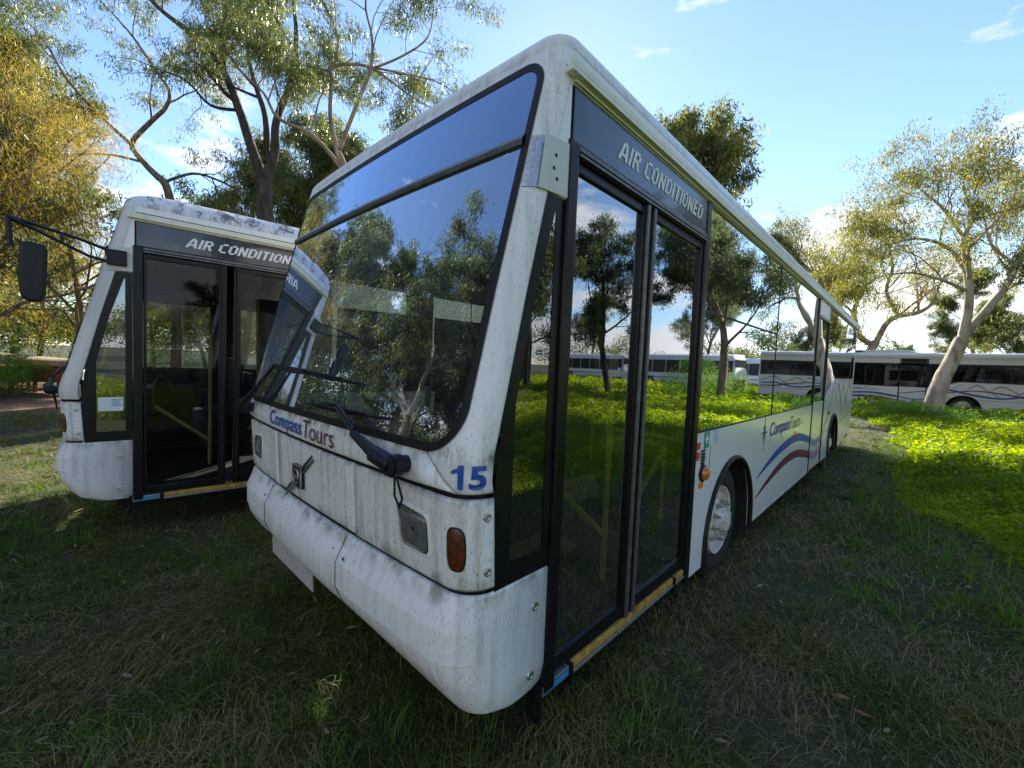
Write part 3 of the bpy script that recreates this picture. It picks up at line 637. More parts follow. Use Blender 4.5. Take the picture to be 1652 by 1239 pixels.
    # rear glass
    if not far:
        for ya, yc in ((8.60, 10.6), (10.61, 12.9)):
            m = MB(); pp = [(ya, 1.343 if ya < 9 else 1.703), (yc, 1.703), (yc, 2.853), (ya, 2.853)]
            if ya < 9: pp = [(ya, 1.343), (9.75, 1.703), (yc, 1.703), (yc, 2.853), (ya, 2.853)]
            m.sideprism(pp, -.012, -.006); m.build('side_window', G, root)
    else:
        for ya, yc in ((8.66, 10.0), (10.06, 11.4), (11.46, 12.7)):
            m = MB(); m.box(-.012, -.006, ya, yc, 1.75, 2.5); m.build('side_window', G, root)
        m = MB(); m.sideprism([(8.60, 1.343), (9.75, 1.703), (12.95, 1.703), (12.95, 2.6), (8.6, 2.6)], -.024, -.014); m.build('window_frame', 'black', root)
    # --- livery
    lx = .0025
    for (ctrl, mt, nm) in (
        ([(4.62, .72, .01), (5.0, .80, .05), (5.5, .88, .085), (6.1, .93, .10), (6.7, .92, .10), (7.46, .80, .10)], 'blue', 'blue_stripe'),
        ([(4.6, .52, .01), (5.0, .60, .05), (5.5, .68, .085), (6.1, .725, .10), (6.7, .70, .10), (7.46, .59, .11)], 'maroon', 'maroon_stripe'),
        ([(7.53, .79, .10), (8.0, .70, .10), (8.54, .73, .11)], 'bluef', 'faded_blue_stripe'),
        ([(7.53, .575, .11), (8.0, .50, .11), (8.54, .54, .11)], 'maroonf', 'faded_maroon_stripe'),
        ([(8.62, .76, .03), (9.2, 1.15, .03), (9.9, 1.62, .03)], 'bluef', 'pinstripe'), ([(8.62, .60, .03), (9.0, .9, .03), (9.3, 1.1, .03)], 'maroonf', 'pinstripe'),
        ([(10.0, 1.32, .05), (10.35, 1.58, .09), (10.7, 1.34, .07), (11.2, .98, .06)], 'bluef', 'blue_wave'),
        ([(10.7, 1.25, .05), (11.1, 1.55, .10), (11.5, 1.38, .08), (12.0, .95, .06)], 'tan', 'tan_wave'),
        ([(11.5, 1.1, .05), (12.0, 1.45, .09), (12.4, 1.58, .09), (12.95, 1.3, .06)], 'bluef', 'blue_wave')):
        Y, Z, W_ = ribbon(ctrl); xx = -.0015 if nm.startswith('faded') else lx
        m = MB(); m.grid([[(xx, y, z+wd/2) for y, z, wd in zip(Y, Z, W_)], [(xx, y, z-wd/2) for y, z, wd in zip(Y, Z, W_)]]); m.build(nm, mt, root, fix=False)
    side_text(root, 'lettering', 'blue', 'Compass', 5.02, 6.02, 1.04, 1.235, .003, .018, .25)
    side_text(root, 'lettering', 'navy', 'Tours', 6.03, 6.62, 1.075, 1.235, .003, -.004, .25)
    side_text(root, 'small_lettering', 'tan', '.com.au', 6.63, 6.84, 1.10, 1.135, .003, 0, .2)
    dec_side(root, 'compass_star', 'navy', star_pts(4.80, 1.15, .19))
    if far:
        for (ctrl, mt, nm) in (([(7.53, .98, .04), (8.5, 1.16, .05), (9.4, 1.28, .08), (10.3, 1.08, .10), (11.2, 1.0, .08), (12.2, 1.2, .09), (12.95, 1.16, .07)], 'blue', 'blue_wave'),
                               ([(8.6, .98, .03), (9.4, 1.15, .05), (10.3, 1.3, .05), (11.3, 1.2, .07), (12.2, 1.02, .08), (12.95, 1.0, .06)], 'maroon', 'maroon_wave')):
            Y, Z, W_ = ribbon(ctrl); m = MB(); m.grid([[(.006, y, z+wd/2) for y, z, wd in zip(Y, Z, W_)], [(.006, y, z-wd/2) for y, z, wd in zip(Y, Z, W_)]]); m.build(nm, mt, root, fix=False)
        dec_side(root, 'panel_joint', 'dark', [(3.0, .78), (7.4, .78), (7.4, .795), (3.0, .795)]); dec_side(root, 'panel_joint', 'dark', [(8.62, .86), (13, .86), (13, .875), (8.62, .875)])
    if not far:
        # stickers, lamps and joints by the front wheel
        st = dec_side(root, 'red_sticker', 'red', [(2.965, 1.12), (3.03, 1.13), (3.03, 1.25), (2.965, 1.245)])
        dec_side(root, 'sticker_text', 'white', [(2.975, 1.18), (3.02, 1.185), (3.02, 1.20), (2.975, 1.195)], .0035, st)
        st = dec_side(root, 'green_sticker', 'green', [(3.10, 1.19), (3.20, 1.195), (3.20, 1.31), (3.10, 1.308)])
        dec_side(root, 'white_cross', 'white', [(3.14, 1.225), (3.16, 1.225), (3.16, 1.25), (3.18, 1.25), (3.18, 1.27), (3.16, 1.27), (3.16, 1.295), (3.14, 1.295), (3.14, 1.27), (3.12, 1.27), (3.12, 1.25), (3.14, 1.25)], .0035, st)
        dec_side(root, 'pale_sticker', 'skyblue', [(3.30, 1.21), (3.39, 1.215), (3.39, 1.31), (3.30, 1.308)])
        m = MB(); [m.box(0, .012-.002*abs(k-2), 3.055, 3.12, 1.085+.022*k, 1.10+.022*k) for k in range(5)]; m.build('side_vent', 'blackp', root, bevel=.002)
        m = MB(); m.lathex([(0, .062), (.015, .06), (.018, .05)], (3.10, 1.02), 20); amb = m.build('side_indicator', 'rubber', root, True)
        m = MB(); m.lathex([(.012, .052), (.035, .045), (.048, .025), (.052, 0)], (3.10, 1.02), 20); m.build('amber_lens', 'orange', amb, True)
        dec_side(root, 'orange_reflector', 'orangeb', [(3.05, .915), (3.12, .915), (3.12, .955), (3.05, .955)], .006)
        m = MB(); m.lathex([(0, .03), (.02, .028), (.03, 0)], (6.35, .99), 12); m.build('side_marker_lamp', 'orangeb', root, True)
        m = MB(); m.lathex([(0, .03), (.02, .028), (.03, 0)], (9.2, 1.1), 12); m.build('side_marker_lamp', 'redlens', root, True)
        dec_side(root, 'panel_joint', 'dark', [(3.235, .98), (3.239, .98), (3.239, 1.2), (3.235, 1.2)])
        dec_side(root, 'panel_joint', 'dark', [(8.62, .80), (8.62, .792), (9.36, .792), (9.36, .80)]); dec_side(root, 'panel_joint', 'dark', [(10.5, .80), (10.5, .808), (12.9, .93), (12.9, .922)])
        m = MB()
        for y, z in ((1.24, 2.35), ): pass
        # front writing, number and badge
        def front_text(nm, mt, txt, u0, u1, z0, z1, bold=0, shear=0, slope=0.):
            a_, b, f = fit_text(txt, u0, u1, z0, z1, bold, shear); mm = MB()
            mm.add([S(uu, zz+slope*(uu-u0), .007) for uu, zz in zip(a_, b)], f); return mm.build(nm, mt, root, fix=False)
        front_text('lettering', 'blue', 'Compass', -.605, -.06, 1.283, 1.395, .013)
        front_text('lettering', 'maroon', 'Tours', -.05, .33, 1.303, 1.398, -.004)
        if kind == 'main':
            num = front_text('fleet_number', 'blue', '5', 1.232, 1.292, 1.305, 1.388, .035)
            m = MB(); m.add([S(1.165+.10*a_, 1.305+.085*b_, .007) for a_, b_ in ((.46, 0), (.46, 1), (.30, 1), (.24, .86), (.05, .76), (.05, .60), (.28, .70), (.28, 0))], [tuple(range(8))]); m.build('digit', 'blue', num, fix=False)
        m = MB(); c0 = S(-.12, 1.08, 0); bx, bz = c0[0], 1.075; yy = c0[1]
        fr_ = [(-.062, -.06), (.062, -.06), (.062, .06), (-.062, .06)]
        m.box(bx-.062, bx+.062, yy-.02, yy-.002, bz-.062, bz+.062); bdg = m.build('emblem', 'blackp', root, bevel=.006)
        m = MB(); th = np.linspace(0, 2*pi, 25); m.tube([(bx+.04*cos(t), yy-.024, bz+.04*sin(t)) for t in th], .006, 6)
        for a in ((-.06, -.06, .06, -.06), (.06, -.06, .06, .06), (.06, .06, -.06, .06), (-.06, .06, -.06, -.06)): m.tube([(bx+a[0], yy-.022, bz+a[1]), (bx+a[2], yy-.022, bz+a[3])], .004, 6)
        m.box(bx-.028, bx+.028, yy-.029, yy-.021, bz-.008, bz+.008)
        m.build('emblem_ring', 'chrome', bdg, True)
        m = MB()
        for s_ in (1, -1):
            for o_ in (-.009, .009):
                m.tube([(bx+s_*.06+o_, yy-.01, bz+s_*.045-o_), (bx+s_*.19+o_, yy-.01, bz+s_*.135-o_)], .008, 6)
        m.pieces('emblem_bar', 'grey', bdg, smooth=True)
        # wipers
        def Wp(x, z, o=.06):
            p = S(x+1.25, z, o); return p
        def wiper(piv, knee, elb, bl0, bl1, hose):
            wr = MB(); p = Wp(*piv, .03); wr.tube([Wp(*piv, -.01), Wp(*piv, .085)], .034, 14); wr.tube([Wp(*piv, .03), Wp(*piv, .07)], .042, 14)
            wo = wr.build('wiper', 'blackp', root, True)
            wr = MB(); k_ = knee; mid = [(piv[0]+(k_[0]-piv[0])*t, piv[1]+(k_[1]-piv[1])*t) for t in (0, .35, .42, 1)]
            wr.tube([Wp(*mid[0], .06), Wp(*mid[1], .075), Wp(*mid[2], .07), Wp(*mid[3], .07)], [.036, .034, .026, .017], 8); wr.build('wiper_arm', 'blackp', wo, True)
            wr = MB()
            for dz in (0, .018): wr.tube([Wp(knee[0], knee[1]+dz, .07), Wp(elb[0], elb[1]+dz, .055), Wp(elb[0]-.03, elb[1]+dz-.004, .05), Wp((bl0[0]+bl1[0])/2-.15, (bl0[1]+bl1[1])/2+.012+dz*.4, .05)], .0075, 6)
            wr.pieces('wiper_rod', 'blackp', wo, smooth=True)
            wr = MB(); wr.tube([Wp(*bl0, .02), Wp((bl0[0]+bl1[0])/2, (bl0[1]+bl1[1])/2-.008, .022), Wp(*bl1, .02)], [.006, .011, .005], 6)
            wr.tube([Wp(bl0[0]+(bl1[0]-bl0[0])*.15, bl0[1]+(bl1[1]-bl0[1])*.15+.004, .026), Wp((bl0[0]+bl1[0])/2, (bl0[1]+bl1[1])/2+.012, .045), Wp(bl0[0]+(bl1[0]-bl0[0])*.8, bl0[1]+(bl1[1]-bl0[1])*.8+.004, .026)], .007, 6)
            wr.build('wiper_blade', 'rubber', wo, True)
            if hose:
                wr = MB(); wr.tube([Wp(piv[0]-.03, piv[1]-.03, .03), Wp(piv[0]-.04, piv[1]-.13, .03), Wp(piv[0]-.01, piv[1]-.17, .03), Wp(piv[0]+.01, piv[1]-.13, .03), Wp(piv[0]-.01, piv[1]-.03, .04)], .005, 6); wr.build('washer_hose', 'rubber', wo, True)
        wiper((-.335, 1.345), (-.63, 1.425), (-.86, 1.505), (-1.28, 1.485), (-.50, 1.50), True)
        wiper((-2.31, 1.36), (-2.06, 1.50), (-1.86, 1.655), (-1.62, 1.655), (-.78, 1.625), False)
    # --- left bus mirror
    if left:
        m = MB(); m.box(-.04, .05, 1.20, 1.33, 2.44, 2.57); br = m.build('mirror', 'blackp', root, bevel=.01)
        m = MB(); tips = [(-.0, .70, 2.63)]; m.tube([(.03, 1.22, 2.555), (.10, 1.05, 2.60), (.22, .74, 2.655), (.25, .69, 2.655)], [.014, .012, .013, .02], 8)
        m.tube([(.03, 1.22, 2.46), (.10, 1.10, 2.475), (.20, .82, 2.60), (.25, .69, 2.655)], [.014, .012, .012, .02], 8); m.tube([(.15, .95, 2.625), (.15, .95, 2.55)], .01, 6)
        m.tube([(.25, .69, 2.66), (.25, .70, 2.45)], .016, 8); m.build('mirror_arm', 'blackp', br, True)
        m = MB(); hd = []
        for y, z in ((.745, 2.49), (.73, 2.25), (.745, 2.08), (.79, 2.05), (.85, 2.055), (.87, 2.11), (.885, 2.46), (.87, 2.49), (.80, 2.50)): hd.append((y, z))
        m.sideprism(hd, .21, .275); hs = m.build('mirror_head', 'blackp', br, bevel=.02)
    # --- interior
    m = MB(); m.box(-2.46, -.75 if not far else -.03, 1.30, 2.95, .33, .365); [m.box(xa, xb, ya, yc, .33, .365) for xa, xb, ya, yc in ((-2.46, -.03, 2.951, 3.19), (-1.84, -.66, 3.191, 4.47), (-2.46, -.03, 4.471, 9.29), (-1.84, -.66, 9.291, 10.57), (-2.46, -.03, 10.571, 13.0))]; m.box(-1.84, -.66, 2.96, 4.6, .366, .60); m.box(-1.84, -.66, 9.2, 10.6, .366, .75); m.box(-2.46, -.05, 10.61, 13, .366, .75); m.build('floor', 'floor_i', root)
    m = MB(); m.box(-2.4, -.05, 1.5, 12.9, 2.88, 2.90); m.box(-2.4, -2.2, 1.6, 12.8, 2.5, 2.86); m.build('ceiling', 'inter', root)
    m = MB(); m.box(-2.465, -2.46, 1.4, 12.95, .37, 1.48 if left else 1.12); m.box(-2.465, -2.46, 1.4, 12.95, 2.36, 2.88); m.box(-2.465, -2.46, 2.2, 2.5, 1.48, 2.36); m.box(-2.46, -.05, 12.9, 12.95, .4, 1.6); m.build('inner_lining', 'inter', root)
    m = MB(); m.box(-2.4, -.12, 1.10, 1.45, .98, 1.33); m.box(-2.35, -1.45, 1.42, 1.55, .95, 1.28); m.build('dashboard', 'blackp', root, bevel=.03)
    if not far:
        m = MB(); th = np.linspace(0, 2*pi, 25); m.tube([(-1.85+.22*cos(t), 1.62+.10*sin(t), 1.40+.19*sin(t)*-.6) for t in th], .014, 6); m.tube([(-1.85, 1.62, 1.40), (-1.85, 1.5, 1.15)], .03, 8); m.tube([(-2.06, 1.62, 1.40), (-1.64, 1.62, 1.40)], .012, 6)
        m.build('steering_wheel', 'blackp', root, True)
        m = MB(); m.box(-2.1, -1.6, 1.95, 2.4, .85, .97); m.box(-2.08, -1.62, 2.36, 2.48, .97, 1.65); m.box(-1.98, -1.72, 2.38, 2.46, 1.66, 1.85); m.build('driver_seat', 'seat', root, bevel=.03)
        m = MB(); m.box(-2.45, -1.45, 2.55, 2.58, .6, 1.45); m.build('driver_partition', 'inter', root)
        m = MB()
        for x, y in ((-.72, 3.0), (-.72, 4.4), (-1.75, 4.4), (-.8, 7.3)): m.tube([(x, y, .4), (x, y, 2.85)], .017)
        m.tube([(-.72, 3.0, 2.2), (-.72, 4.4, 2.2)], .015); m.tube([(-1.4, 2.6, .6), (-1.4, 2.6, 2.86)], .017); m.tube([(-.72, 3.0, 1.25), (-.15, 3.0, 1.25)], .015)
        m.pieces('stanchion', 'rail_l' if left else 'rail', root, smooth=True)
        m = MB(); m.box(-.75, -.06, 2.96, 3.0, .4, 1.2); m.build('step_partition', 'inter', root)
    seat0 = None
    for k, y in enumerate((5.0, 5.9, 6.8, 9.4, 10.3, 11.2)):
        for x in (-2.35, -1.05):
            if far and k % 2: continue
            if seat0 is None:
                m = MB(); m.box(0, .9, 0, .42, .42, .52); m.box(0, .9, .38, .48, .52, 1.12); m.box(.06, .14, .1, .36, -.0, .42); seat0 = m.build('passenger_seat', 'seat', root, bevel=.03); s_ = seat0
            else: s_ = seat0.copy(); COL.objects.link(s_); s_.parent = root
            s_.location = (x, y, .37 if y < 9 else .74)
    m = MB(); m.box(-2.3, -.25, 1.25, 2.9, .22, .33); m.box(-1.7, -.8, 2.9, 12.6, .24, .33); m.box(-2.2, -.3, 3.75, 3.9, .4, .55); m.box(-2.2, -.3, 9.8, 10.0, .4, .55); m.box(-1.2, -.9, 2.2, 12.0, .3, .36)
    m.build('chassis', 'dark', root)

G_BUS = 'white and blue single deck buses parked in the paddock'
main = empty('bus', label='large white bus with fleet number 15 on its front corner, nearest the camera, no mirrors', cat='bus', group=G_BUS)
bus(main, 'main')
lb = empty('bus', (-4.0987, -.9654, 0), RAD(-4.5145), label='white bus at the left with long-armed black mirror, see-through door and lichened roof', cat='bus', group=G_BUS)
bus(lb, 'left')
fb = empty('bus', (-6.95, 31.9, 0), RAD(-90-7), label='distant white bus side-on behind the white gum tree at the right', cat='bus', group=G_BUS)
bus(fb, 'far')
# ------------------------------------------------------------------ coaches across the field
def coach(root, Ln=12., H=3.35):
    m = MB(); prof = [(0, .35), (0, 1.25), (-.02, 1.3), (-.12, 2.9), (-.22, 3.2), (-.5, H), (-2.0, H), (-2.28, 3.2), (-2.38, 2.9), (-2.48, 1.3), (-2.5, 1.25), (-2.5, .35)]
    rows = []
    for y, s, dz in ((0.25, .0, 0), (0., .06, 0), (.12, .0, 0)): pass
    ys = [(-.0, .90, -.35), (.10, .97, -.12), (.35, 1., 0), (Ln-.1, 1., 0), (Ln, .97, -.05)]
    for y, s, dz in ys: rows.append([(-1.25+(x+1.25)*s, y+(.10*(z-1.2) if y < .2 and z > 1.3 else 0), z+(dz if z > 2.5 else 0)) for x, z in prof])
    m.grid(rows); n = len(prof); m.add(rows[0], [tuple(range(n))]); m.add(rows[-1], [tuple(range(n))]); m.build('coach_body', 'far', root, True)
    m = MB()
    for a in (.9, 2.3, 3.9, 5.5, 7.1, 8.7, 10.2):
        if a > Ln-1.6: break
        m.add([(.001, a, 1.45), (.001, a+1.5, 1.45), (-.08, a+1.5, 2.75), (-.08, a, 2.75)], [(0, 1, 2, 3)]); m.add([(-2.501, a, 1.45), (-2.501, a+1.5, 1.45), (-2.42, a+1.5, 2.75), (-2.42, a, 2.75)], [(0, 1, 2, 3)])
    m.pieces('side_window', 'black', root)
    m = MB(); m.add([(-.15, .05-.03, 1.3), (-2.35, .02, 1.3), (-2.3, .18, 2.85), (-.2, .18, 2.85)], [(0, 1, 2, 3)]); m.build('windscreen', 'black', root)
    m = MB(); m.add([(.006, .25, .5), (.006, .85, .5), (-.09, .85, 2.75), (-.09, .25, 2.75)], [(0, 1, 2, 3)]); m.build('door', 'black', root)
    m = MB(); m.add([(.008, 1.0, 1.0), (.008, Ln-.3, .9), (.008, Ln-.3, 1.02), (.008, 1.0, 1.05)], [(0, 1, 2, 3)]); m.build('blue_stripe', 'blue', root)
    for y in (2.6, Ln-3.2):
        for s, x in ((1, .0), (-1, -2.5)):
            m = MB(); m.lathex([(x-s*.25, .5), (x+s*.01, .5), (x+s*.012, .3), (x-s*.03, .26), (x+s*.03, .1), (x+s*.03, 0)], (y, .5), 20); m.build('wheel', 'tyre', root, True)
GC = 'coaches parked across the field'
for i, (x, y, a, ln, lab) in enumerate((
    (10.6, 41.0, -98+20, 12, 'white coach across the field, mirrored in the door glass, nearest of the coaches'),
    (23.5, 44.5, -98+20, 12, 'white coach further along the row, mirrored behind the tree trunk in the door glass'),
    (7.5, 49, -60, 9, 'short white coach behind the gap between the bus and the coaches'))):
    e = empty('coach', (x, y, 0), RAD(a), label=lab, cat='coach', group=GC); coach(e, ln)
bn = MB(); bn.box(-.5, .5, -.4, .4, 0, 1.1); bn.box(-.55, .55, -.45, .45, 1.08, 1.2)
tag(bn.build('bin', 'brown', None, bevel=.04), 'brown waste bin standing beside the far bus', 'bin'); bpy.data.objects['bin'].location = (8.6, 35.5, 0)
bk = MB(); bk.box(-.6, .6, -.4, .4, 0, .8); o = bk.build('concrete_block', 'conc', None, bevel=.08); tag(o, 'pale concrete block lying in the grass before the coaches', 'block'); o.location = (10.5, 37, 0)

# ------------------------------------------------------------------ vectorised strips (grass, leaves)
def fast_mesh(name, verts, quads, tint, mat, parent=None):
    me = bpy.data.meshes.new(name); nv, nf = len(verts), len(quads)
    me.vertices.add(nv); me.vertices.foreach_set('co', verts.astype(np.float32).ravel())
    me.loops.add(nf*4); me.loops.foreach_set('vertex_index', quads.astype(np.int32).ravel())
    me.polygons.add(nf); me.polygons.foreach_set('loop_start', np.arange(0, nf*4, 4, dtype=np.int32))
    me.polygons.foreach_set('loop_total', np.full(nf, 4, dtype=np.int32)) if False else None
    me.update(calc_edges=True)
    at = me.attributes.new('tint', 'FLOAT', 'POINT'); at.data.foreach_set('value', tint.astype(np.float32))
    return link(name, me, mat, parent)
def unit(v): return v/(np.linalg.norm(v, axis=-1, keepdims=True)+1e-9)
def leaves_mesh(pos, direc, length, width, rng):
    """flat pointed leaves: pos (n,3), direc (n,3)"""
    n = len(pos); d = unit(direc); r = unit(rng.normal(size=(n, 3))); s = unit(np.cross(d, r)); nrm = np.cross(s, d)
    l = length[:, None]; wd = width[:, None]
    v = np.stack([pos, pos+d*l*.45+s*wd*.5+nrm*l*.04, pos+d*l+nrm*l*-.08, pos+d*l*.45-s*wd*.5+nrm*l*.04], 1).reshape(-1, 3)
    q = np.arange(n*4).reshape(n, 4); return v, q
def blades_mesh(pos, az, height, lean, width, rng, seg=3):
    n = len(pos); dirh = np.stack([np.cos(az), np.sin(az), np.zeros(n)], 1); side = np.stack([-np.sin(az), np.cos(az), np.zeros(n)], 1)
    tw = rng.uniform(-1, 1, (n, 1)); side = unit(side+dirh*tw)
    rows = []
    for k in range(seg+1):
        t = k/seg; ang = lean*(.35+.65*t)                         # leans more towards its tip
        c = pos+dirh*(height*t*np.sin(ang))[:, None]+np.array([0, 0, 1])*(height*t*np.cos(ang))[:, None]
        wk = width*(1-t)**.7*.5+.0002; rows += [c+side*wk[:, None], c-side*wk[:, None]]
    v = np.stack(rows, 1).reshape(-1, 3); b = np.arange(n)[:, None, None]*(2*(seg+1)); k = np.arange(seg)[None, :, None]*2
    q = b+k+np.array([0, 1, 3, 2])[None, None, :]
    return v, q.reshape(-1, 4)
# value noise for patchy growth
_rn = np.random.default_rng(5); _G = _rn.random((256, 256))
def vnoise(x, y, s):
    x = x/s; y = y/s; xi = np.floor(x).astype(int); yi = np.floor(y).astype(int); fx = x-xi; fy = y-yi; fx = fx*fx*(3-2*fx); fy = fy*fy*(3-2*fy)
    g = lambda a, b: _G[a % 256, b % 256]
    return (g(xi, yi)*(1-fx)+g(xi+1, yi)*fx)*(1-fy)+(g(xi, yi+1)*(1-fx)+g(xi+1, yi+1)*fx)*fy
def hgt(x, y):
    x = np.asarray(x, float); y = np.asarray(y, float)
    return (vnoise(x, y, 3.1)-.5)*.05+(vnoise(x+40, y, .7)-.5)*.025
# ------------------------------------------------------------------ ground
def ground():
    a = np.concatenate([-np.geomspace(900, 12, 26), np.linspace(-11, 11, 150), np.geomspace(12, 900, 26)])
    X, Y = np.meshgrid(a, a+4); Z = hgt(X, Y)*np.clip(1.5-np.hypot(X, Y-4)/40, 0, 1)-.012
    n = len(a); v = np.stack([X, Y, Z], -1).reshape(-1, 3); i = np.arange(n-1)[:, None]*n+np.arange(n-1)[None, :]
    q = np.stack([i, i+1, i+n+1, i+n], -1).reshape(-1, 4)
    m, t, b = newmat('turf_and_soil'); A = t.nodes.new; K = t.links.new; tcn = A('ShaderNodeTexCoord')
    def nz(s, d=8):
        k = A('ShaderNodeTexNoise'); k.inputs['Scale'].default_value = s; k.inputs['Detail'].default_value = d; k.inputs['Roughness'].default_value = .65; K(tcn.outputs['Object'], k.inputs['Vector']); return k.outputs['Fac']
    r1 = A('ShaderNodeValToRGB'); e = r1.color_ramp.elements; e[0].position = .35; e[1].position = .65; e[0].color = (.03, .024, .016, 1); e[1].color = (.07, .085, .025, 1); K(nz(9), r1.inputs[0])
    r2 = A('ShaderNodeValToRGB'); e = r2.color_ramp.elements; e[0].position = .4; e[1].position = .6; e[0].color = (.045, .03, .018, 1); e[1].color = (.05, .075, .02, 1); K(nz(.35), r2.inputs[0])
    mxn = A('ShaderNodeMix'); mxn.data_type = 'RGBA'; mxn.inputs[0].default_value = .5; K(r1.outputs[0], mxn.inputs[6]); K(r2.outputs[0], mxn.inputs[7])
    # bare brown earth yard at the far left
    sp = A('ShaderNodeVectorMath'); sp.operation = 'DISTANCE'; sp.inputs[1].default_value = (-20.5, -0.5, 0); mpp = A('ShaderNodeMapping'); mpp.inputs['Scale'].default_value = (1, 1, 1); K(tcn.outputs['Object'], sp.inputs[0])
    mr_ = A('ShaderNodeMapRange'); mr_.inputs[1].default_value = 5; mr_.inputs[2].default_value = 8; mr_.inputs[3].default_value = .9; mr_.inputs[4].default_value = 0; K(sp.outputs['Value'], mr_.inputs[0])
    m3 = A('ShaderNodeMix'); m3.data_type = 'RGBA'; m3.inputs[7].default_value = (.15, .085, .05, 1); K(mr_.outputs[0], m3.inputs[0]); K(mxn.outputs[2], m3.inputs[6])
    K(m3.outputs[2], b.inputs['Base Color']); b.inputs['Roughness'].default_value = .95
    bp = A('ShaderNodeBump'); bp.inputs['Strength'].default_value = .7; bp.inputs['Distance'].default_value = .04; K(nz(25), bp.inputs['Height']); K(bp.outputs[0], b.inputs['Normal'])
    tag(fast_mesh('ground', v, q, np.zeros(len(v)), m), 'dark soil under the mown grass and weeds', 'ground', kind='structure')
ground()
def weedmask(x, y):
    """1 in the tall weed field beside the bus"""
    edge = np.interp(y, [-20, -6, 0, 3, 5, 6.5, 8, 11, 18, 24, 30], [4.5, 4.0, 3.6, 3.2, 2.3, 1.75, 1.25, 1.0, .7, -.5, -3])+(vnoise(x, y, 1.3)-.5)*.9
    return x > edge
def under_bus(x, y):
    c, s = cos(RAD(-4.5145)), sin(RAD(-4.5145)); xl = (x+4.0987)*c+(y+.9654)*s; yl = -(x+4.0987)*s+(y+.9654)*c
    return ((x < -.15) & (x > -2.35) & (y > 1.3) & (y < 12.9)) | ((xl < -.15) & (xl > -2.35) & (yl > 1.3) & (yl < 12.9))
rng = np.random.default_rng(11)
def scatter(n, rmin, rmax, power=1., amin=-180, amax=180, centre=(1.04, 0)):
    """points in a sector round the standing place; angle 0 = +Y, positive to +X"""
    r = (rng.random(n)**power)*(rmax-rmin)+rmin; a = np.radians(rng.uniform(amin, amax, n))
    return centre[0]+r*np.sin(a), centre[1]+r*np.cos(a)
VA0, VA1 = -100, 14           # the sector in which the grass lies close to the photographer
# mown grass
V, Q, T = [], [], []; base = 0
def addm(store, v, q, t, per):
    store[0].append(v); store[1].append(q+store[3][0]); store[2].append(np.repeat(t, per)); store[3][0] += len(v)
gs = [[], [], [], [0]]
for (n, r0, r1, h0, h1, wd, a0, a1, pw) in ((230000, .8, 3.4, .03, .075, .0040, VA0, VA1+30, .8), (200000, 3.2, 8, .035, .08, .0062, VA0, VA1+8, .8), (170000, 7.5, 18, .05, .10, .012, VA0, VA1, .8), (120000, 17, 45, .08, .18, .026, VA0, VA1+80, .8), (45000, .8, 14, .06, .11, .012, VA1+8, 360+VA0, .7)):
    nc = n//26; xc_, yc_ = scatter(nc, r0, r1, pw, a0, a1); sg = np.repeat(rng.uniform(.012, .06, nc), 26)*(1+r0*.12); ox, oy = rng.normal(0, 1, nc*26)*sg, rng.normal(0, 1, nc*26)*sg
    x = np.repeat(xc_, 26)+ox; y = np.repeat(yc_, 26)+oy; n = nc*26; tuft = np.repeat(rng.normal(0, .13, nc), 26); tall = np.repeat(rng.lognormal(0, .32, nc), 26)
    wm = weedmask(x, y); bare = (np.hypot(x+20.5, y+.5) < 6.5+(vnoise(x, y, .8)-.5)*3)
    dens = vnoise(x+7, y, .45)*.6+vnoise(x, y+9, 1.7)*.7
    keep = ~wm & ~(bare & (rng.random(n) < .93)) & (dens > .22+rng.random(n)*.62) & ~(under_bus(x, y) & (rng.random(n) < .7)); x, y = x[keep], y[keep]; n = len(x); ox, oy, tuft, tall = ox[keep], oy[keep], tuft[keep], tall[keep]
    hmod = (.45+.9*vnoise(x+3, y, .8))*tall
    h = rng.uniform(h0, h1, n)*hmod; az = np.arctan2(oy, ox)+rng.normal(0, .7, n)+(vnoise(x, y, .9)-.5)*3
    v, q = blades_mesh(np.stack([x, y, hgt(x, y)-.012], 1), az, h, rng.uniform(.45, 1.5, n), wd*rng.uniform(.6, 1.3, n), rng)
    dry = vnoise(x+20, y+5, .5)*.5+vnoise(x, y, 2.3)*.45
    addm(gs, v, q, np.clip(dry*.66+tuft+rng.normal(0, .11, n)-.05, 0, 1), 8)
# long dry clippings lying on top
for (n, r0, r1, l0, l1, wd) in ((42000, .8, 4.0, .05, .17, .0028), (42000, 3.8, 9, .07, .20, .0044), (16000, 9, 18, .12, .3, .008)):
    x, y = scatter(n, r0, r1, .8, VA0, VA1+25); wm = weedmask(x-.3, y); d = vnoise(x+20, y+5, .5); keep = ~wm & (d > rng.random(n)*.8+.02) & ~under_bus(x, y) & ~(np.hypot(x+20.5, y+.5) < 6.5); x, y = x[keep], y[keep]; n = len(x)
    az = rng.uniform(0, 2*pi, n)*.6+vnoise(x+90, y, .9)*8
    v, q = blades_mesh(np.stack([x, y, hgt(x, y)+rng.uniform(.0, .05, n)], 1), az, rng.uniform(l0, l1, n), rng.uniform(1.25, 1.75, n), wd*rng.uniform(.6, 1.3, n), rng)
    addm(gs, v, q, np.clip(rng.normal(.78, .2, n), 0, 1), 8)
tag(fast_mesh('grass', np.concatenate(gs[0]), np.concatenate(gs[1]), np.concatenate(gs[2]), 'grass'), 'mown and tangled shaded grass with dry clippings round the buses', 'grass', kind='stuff')
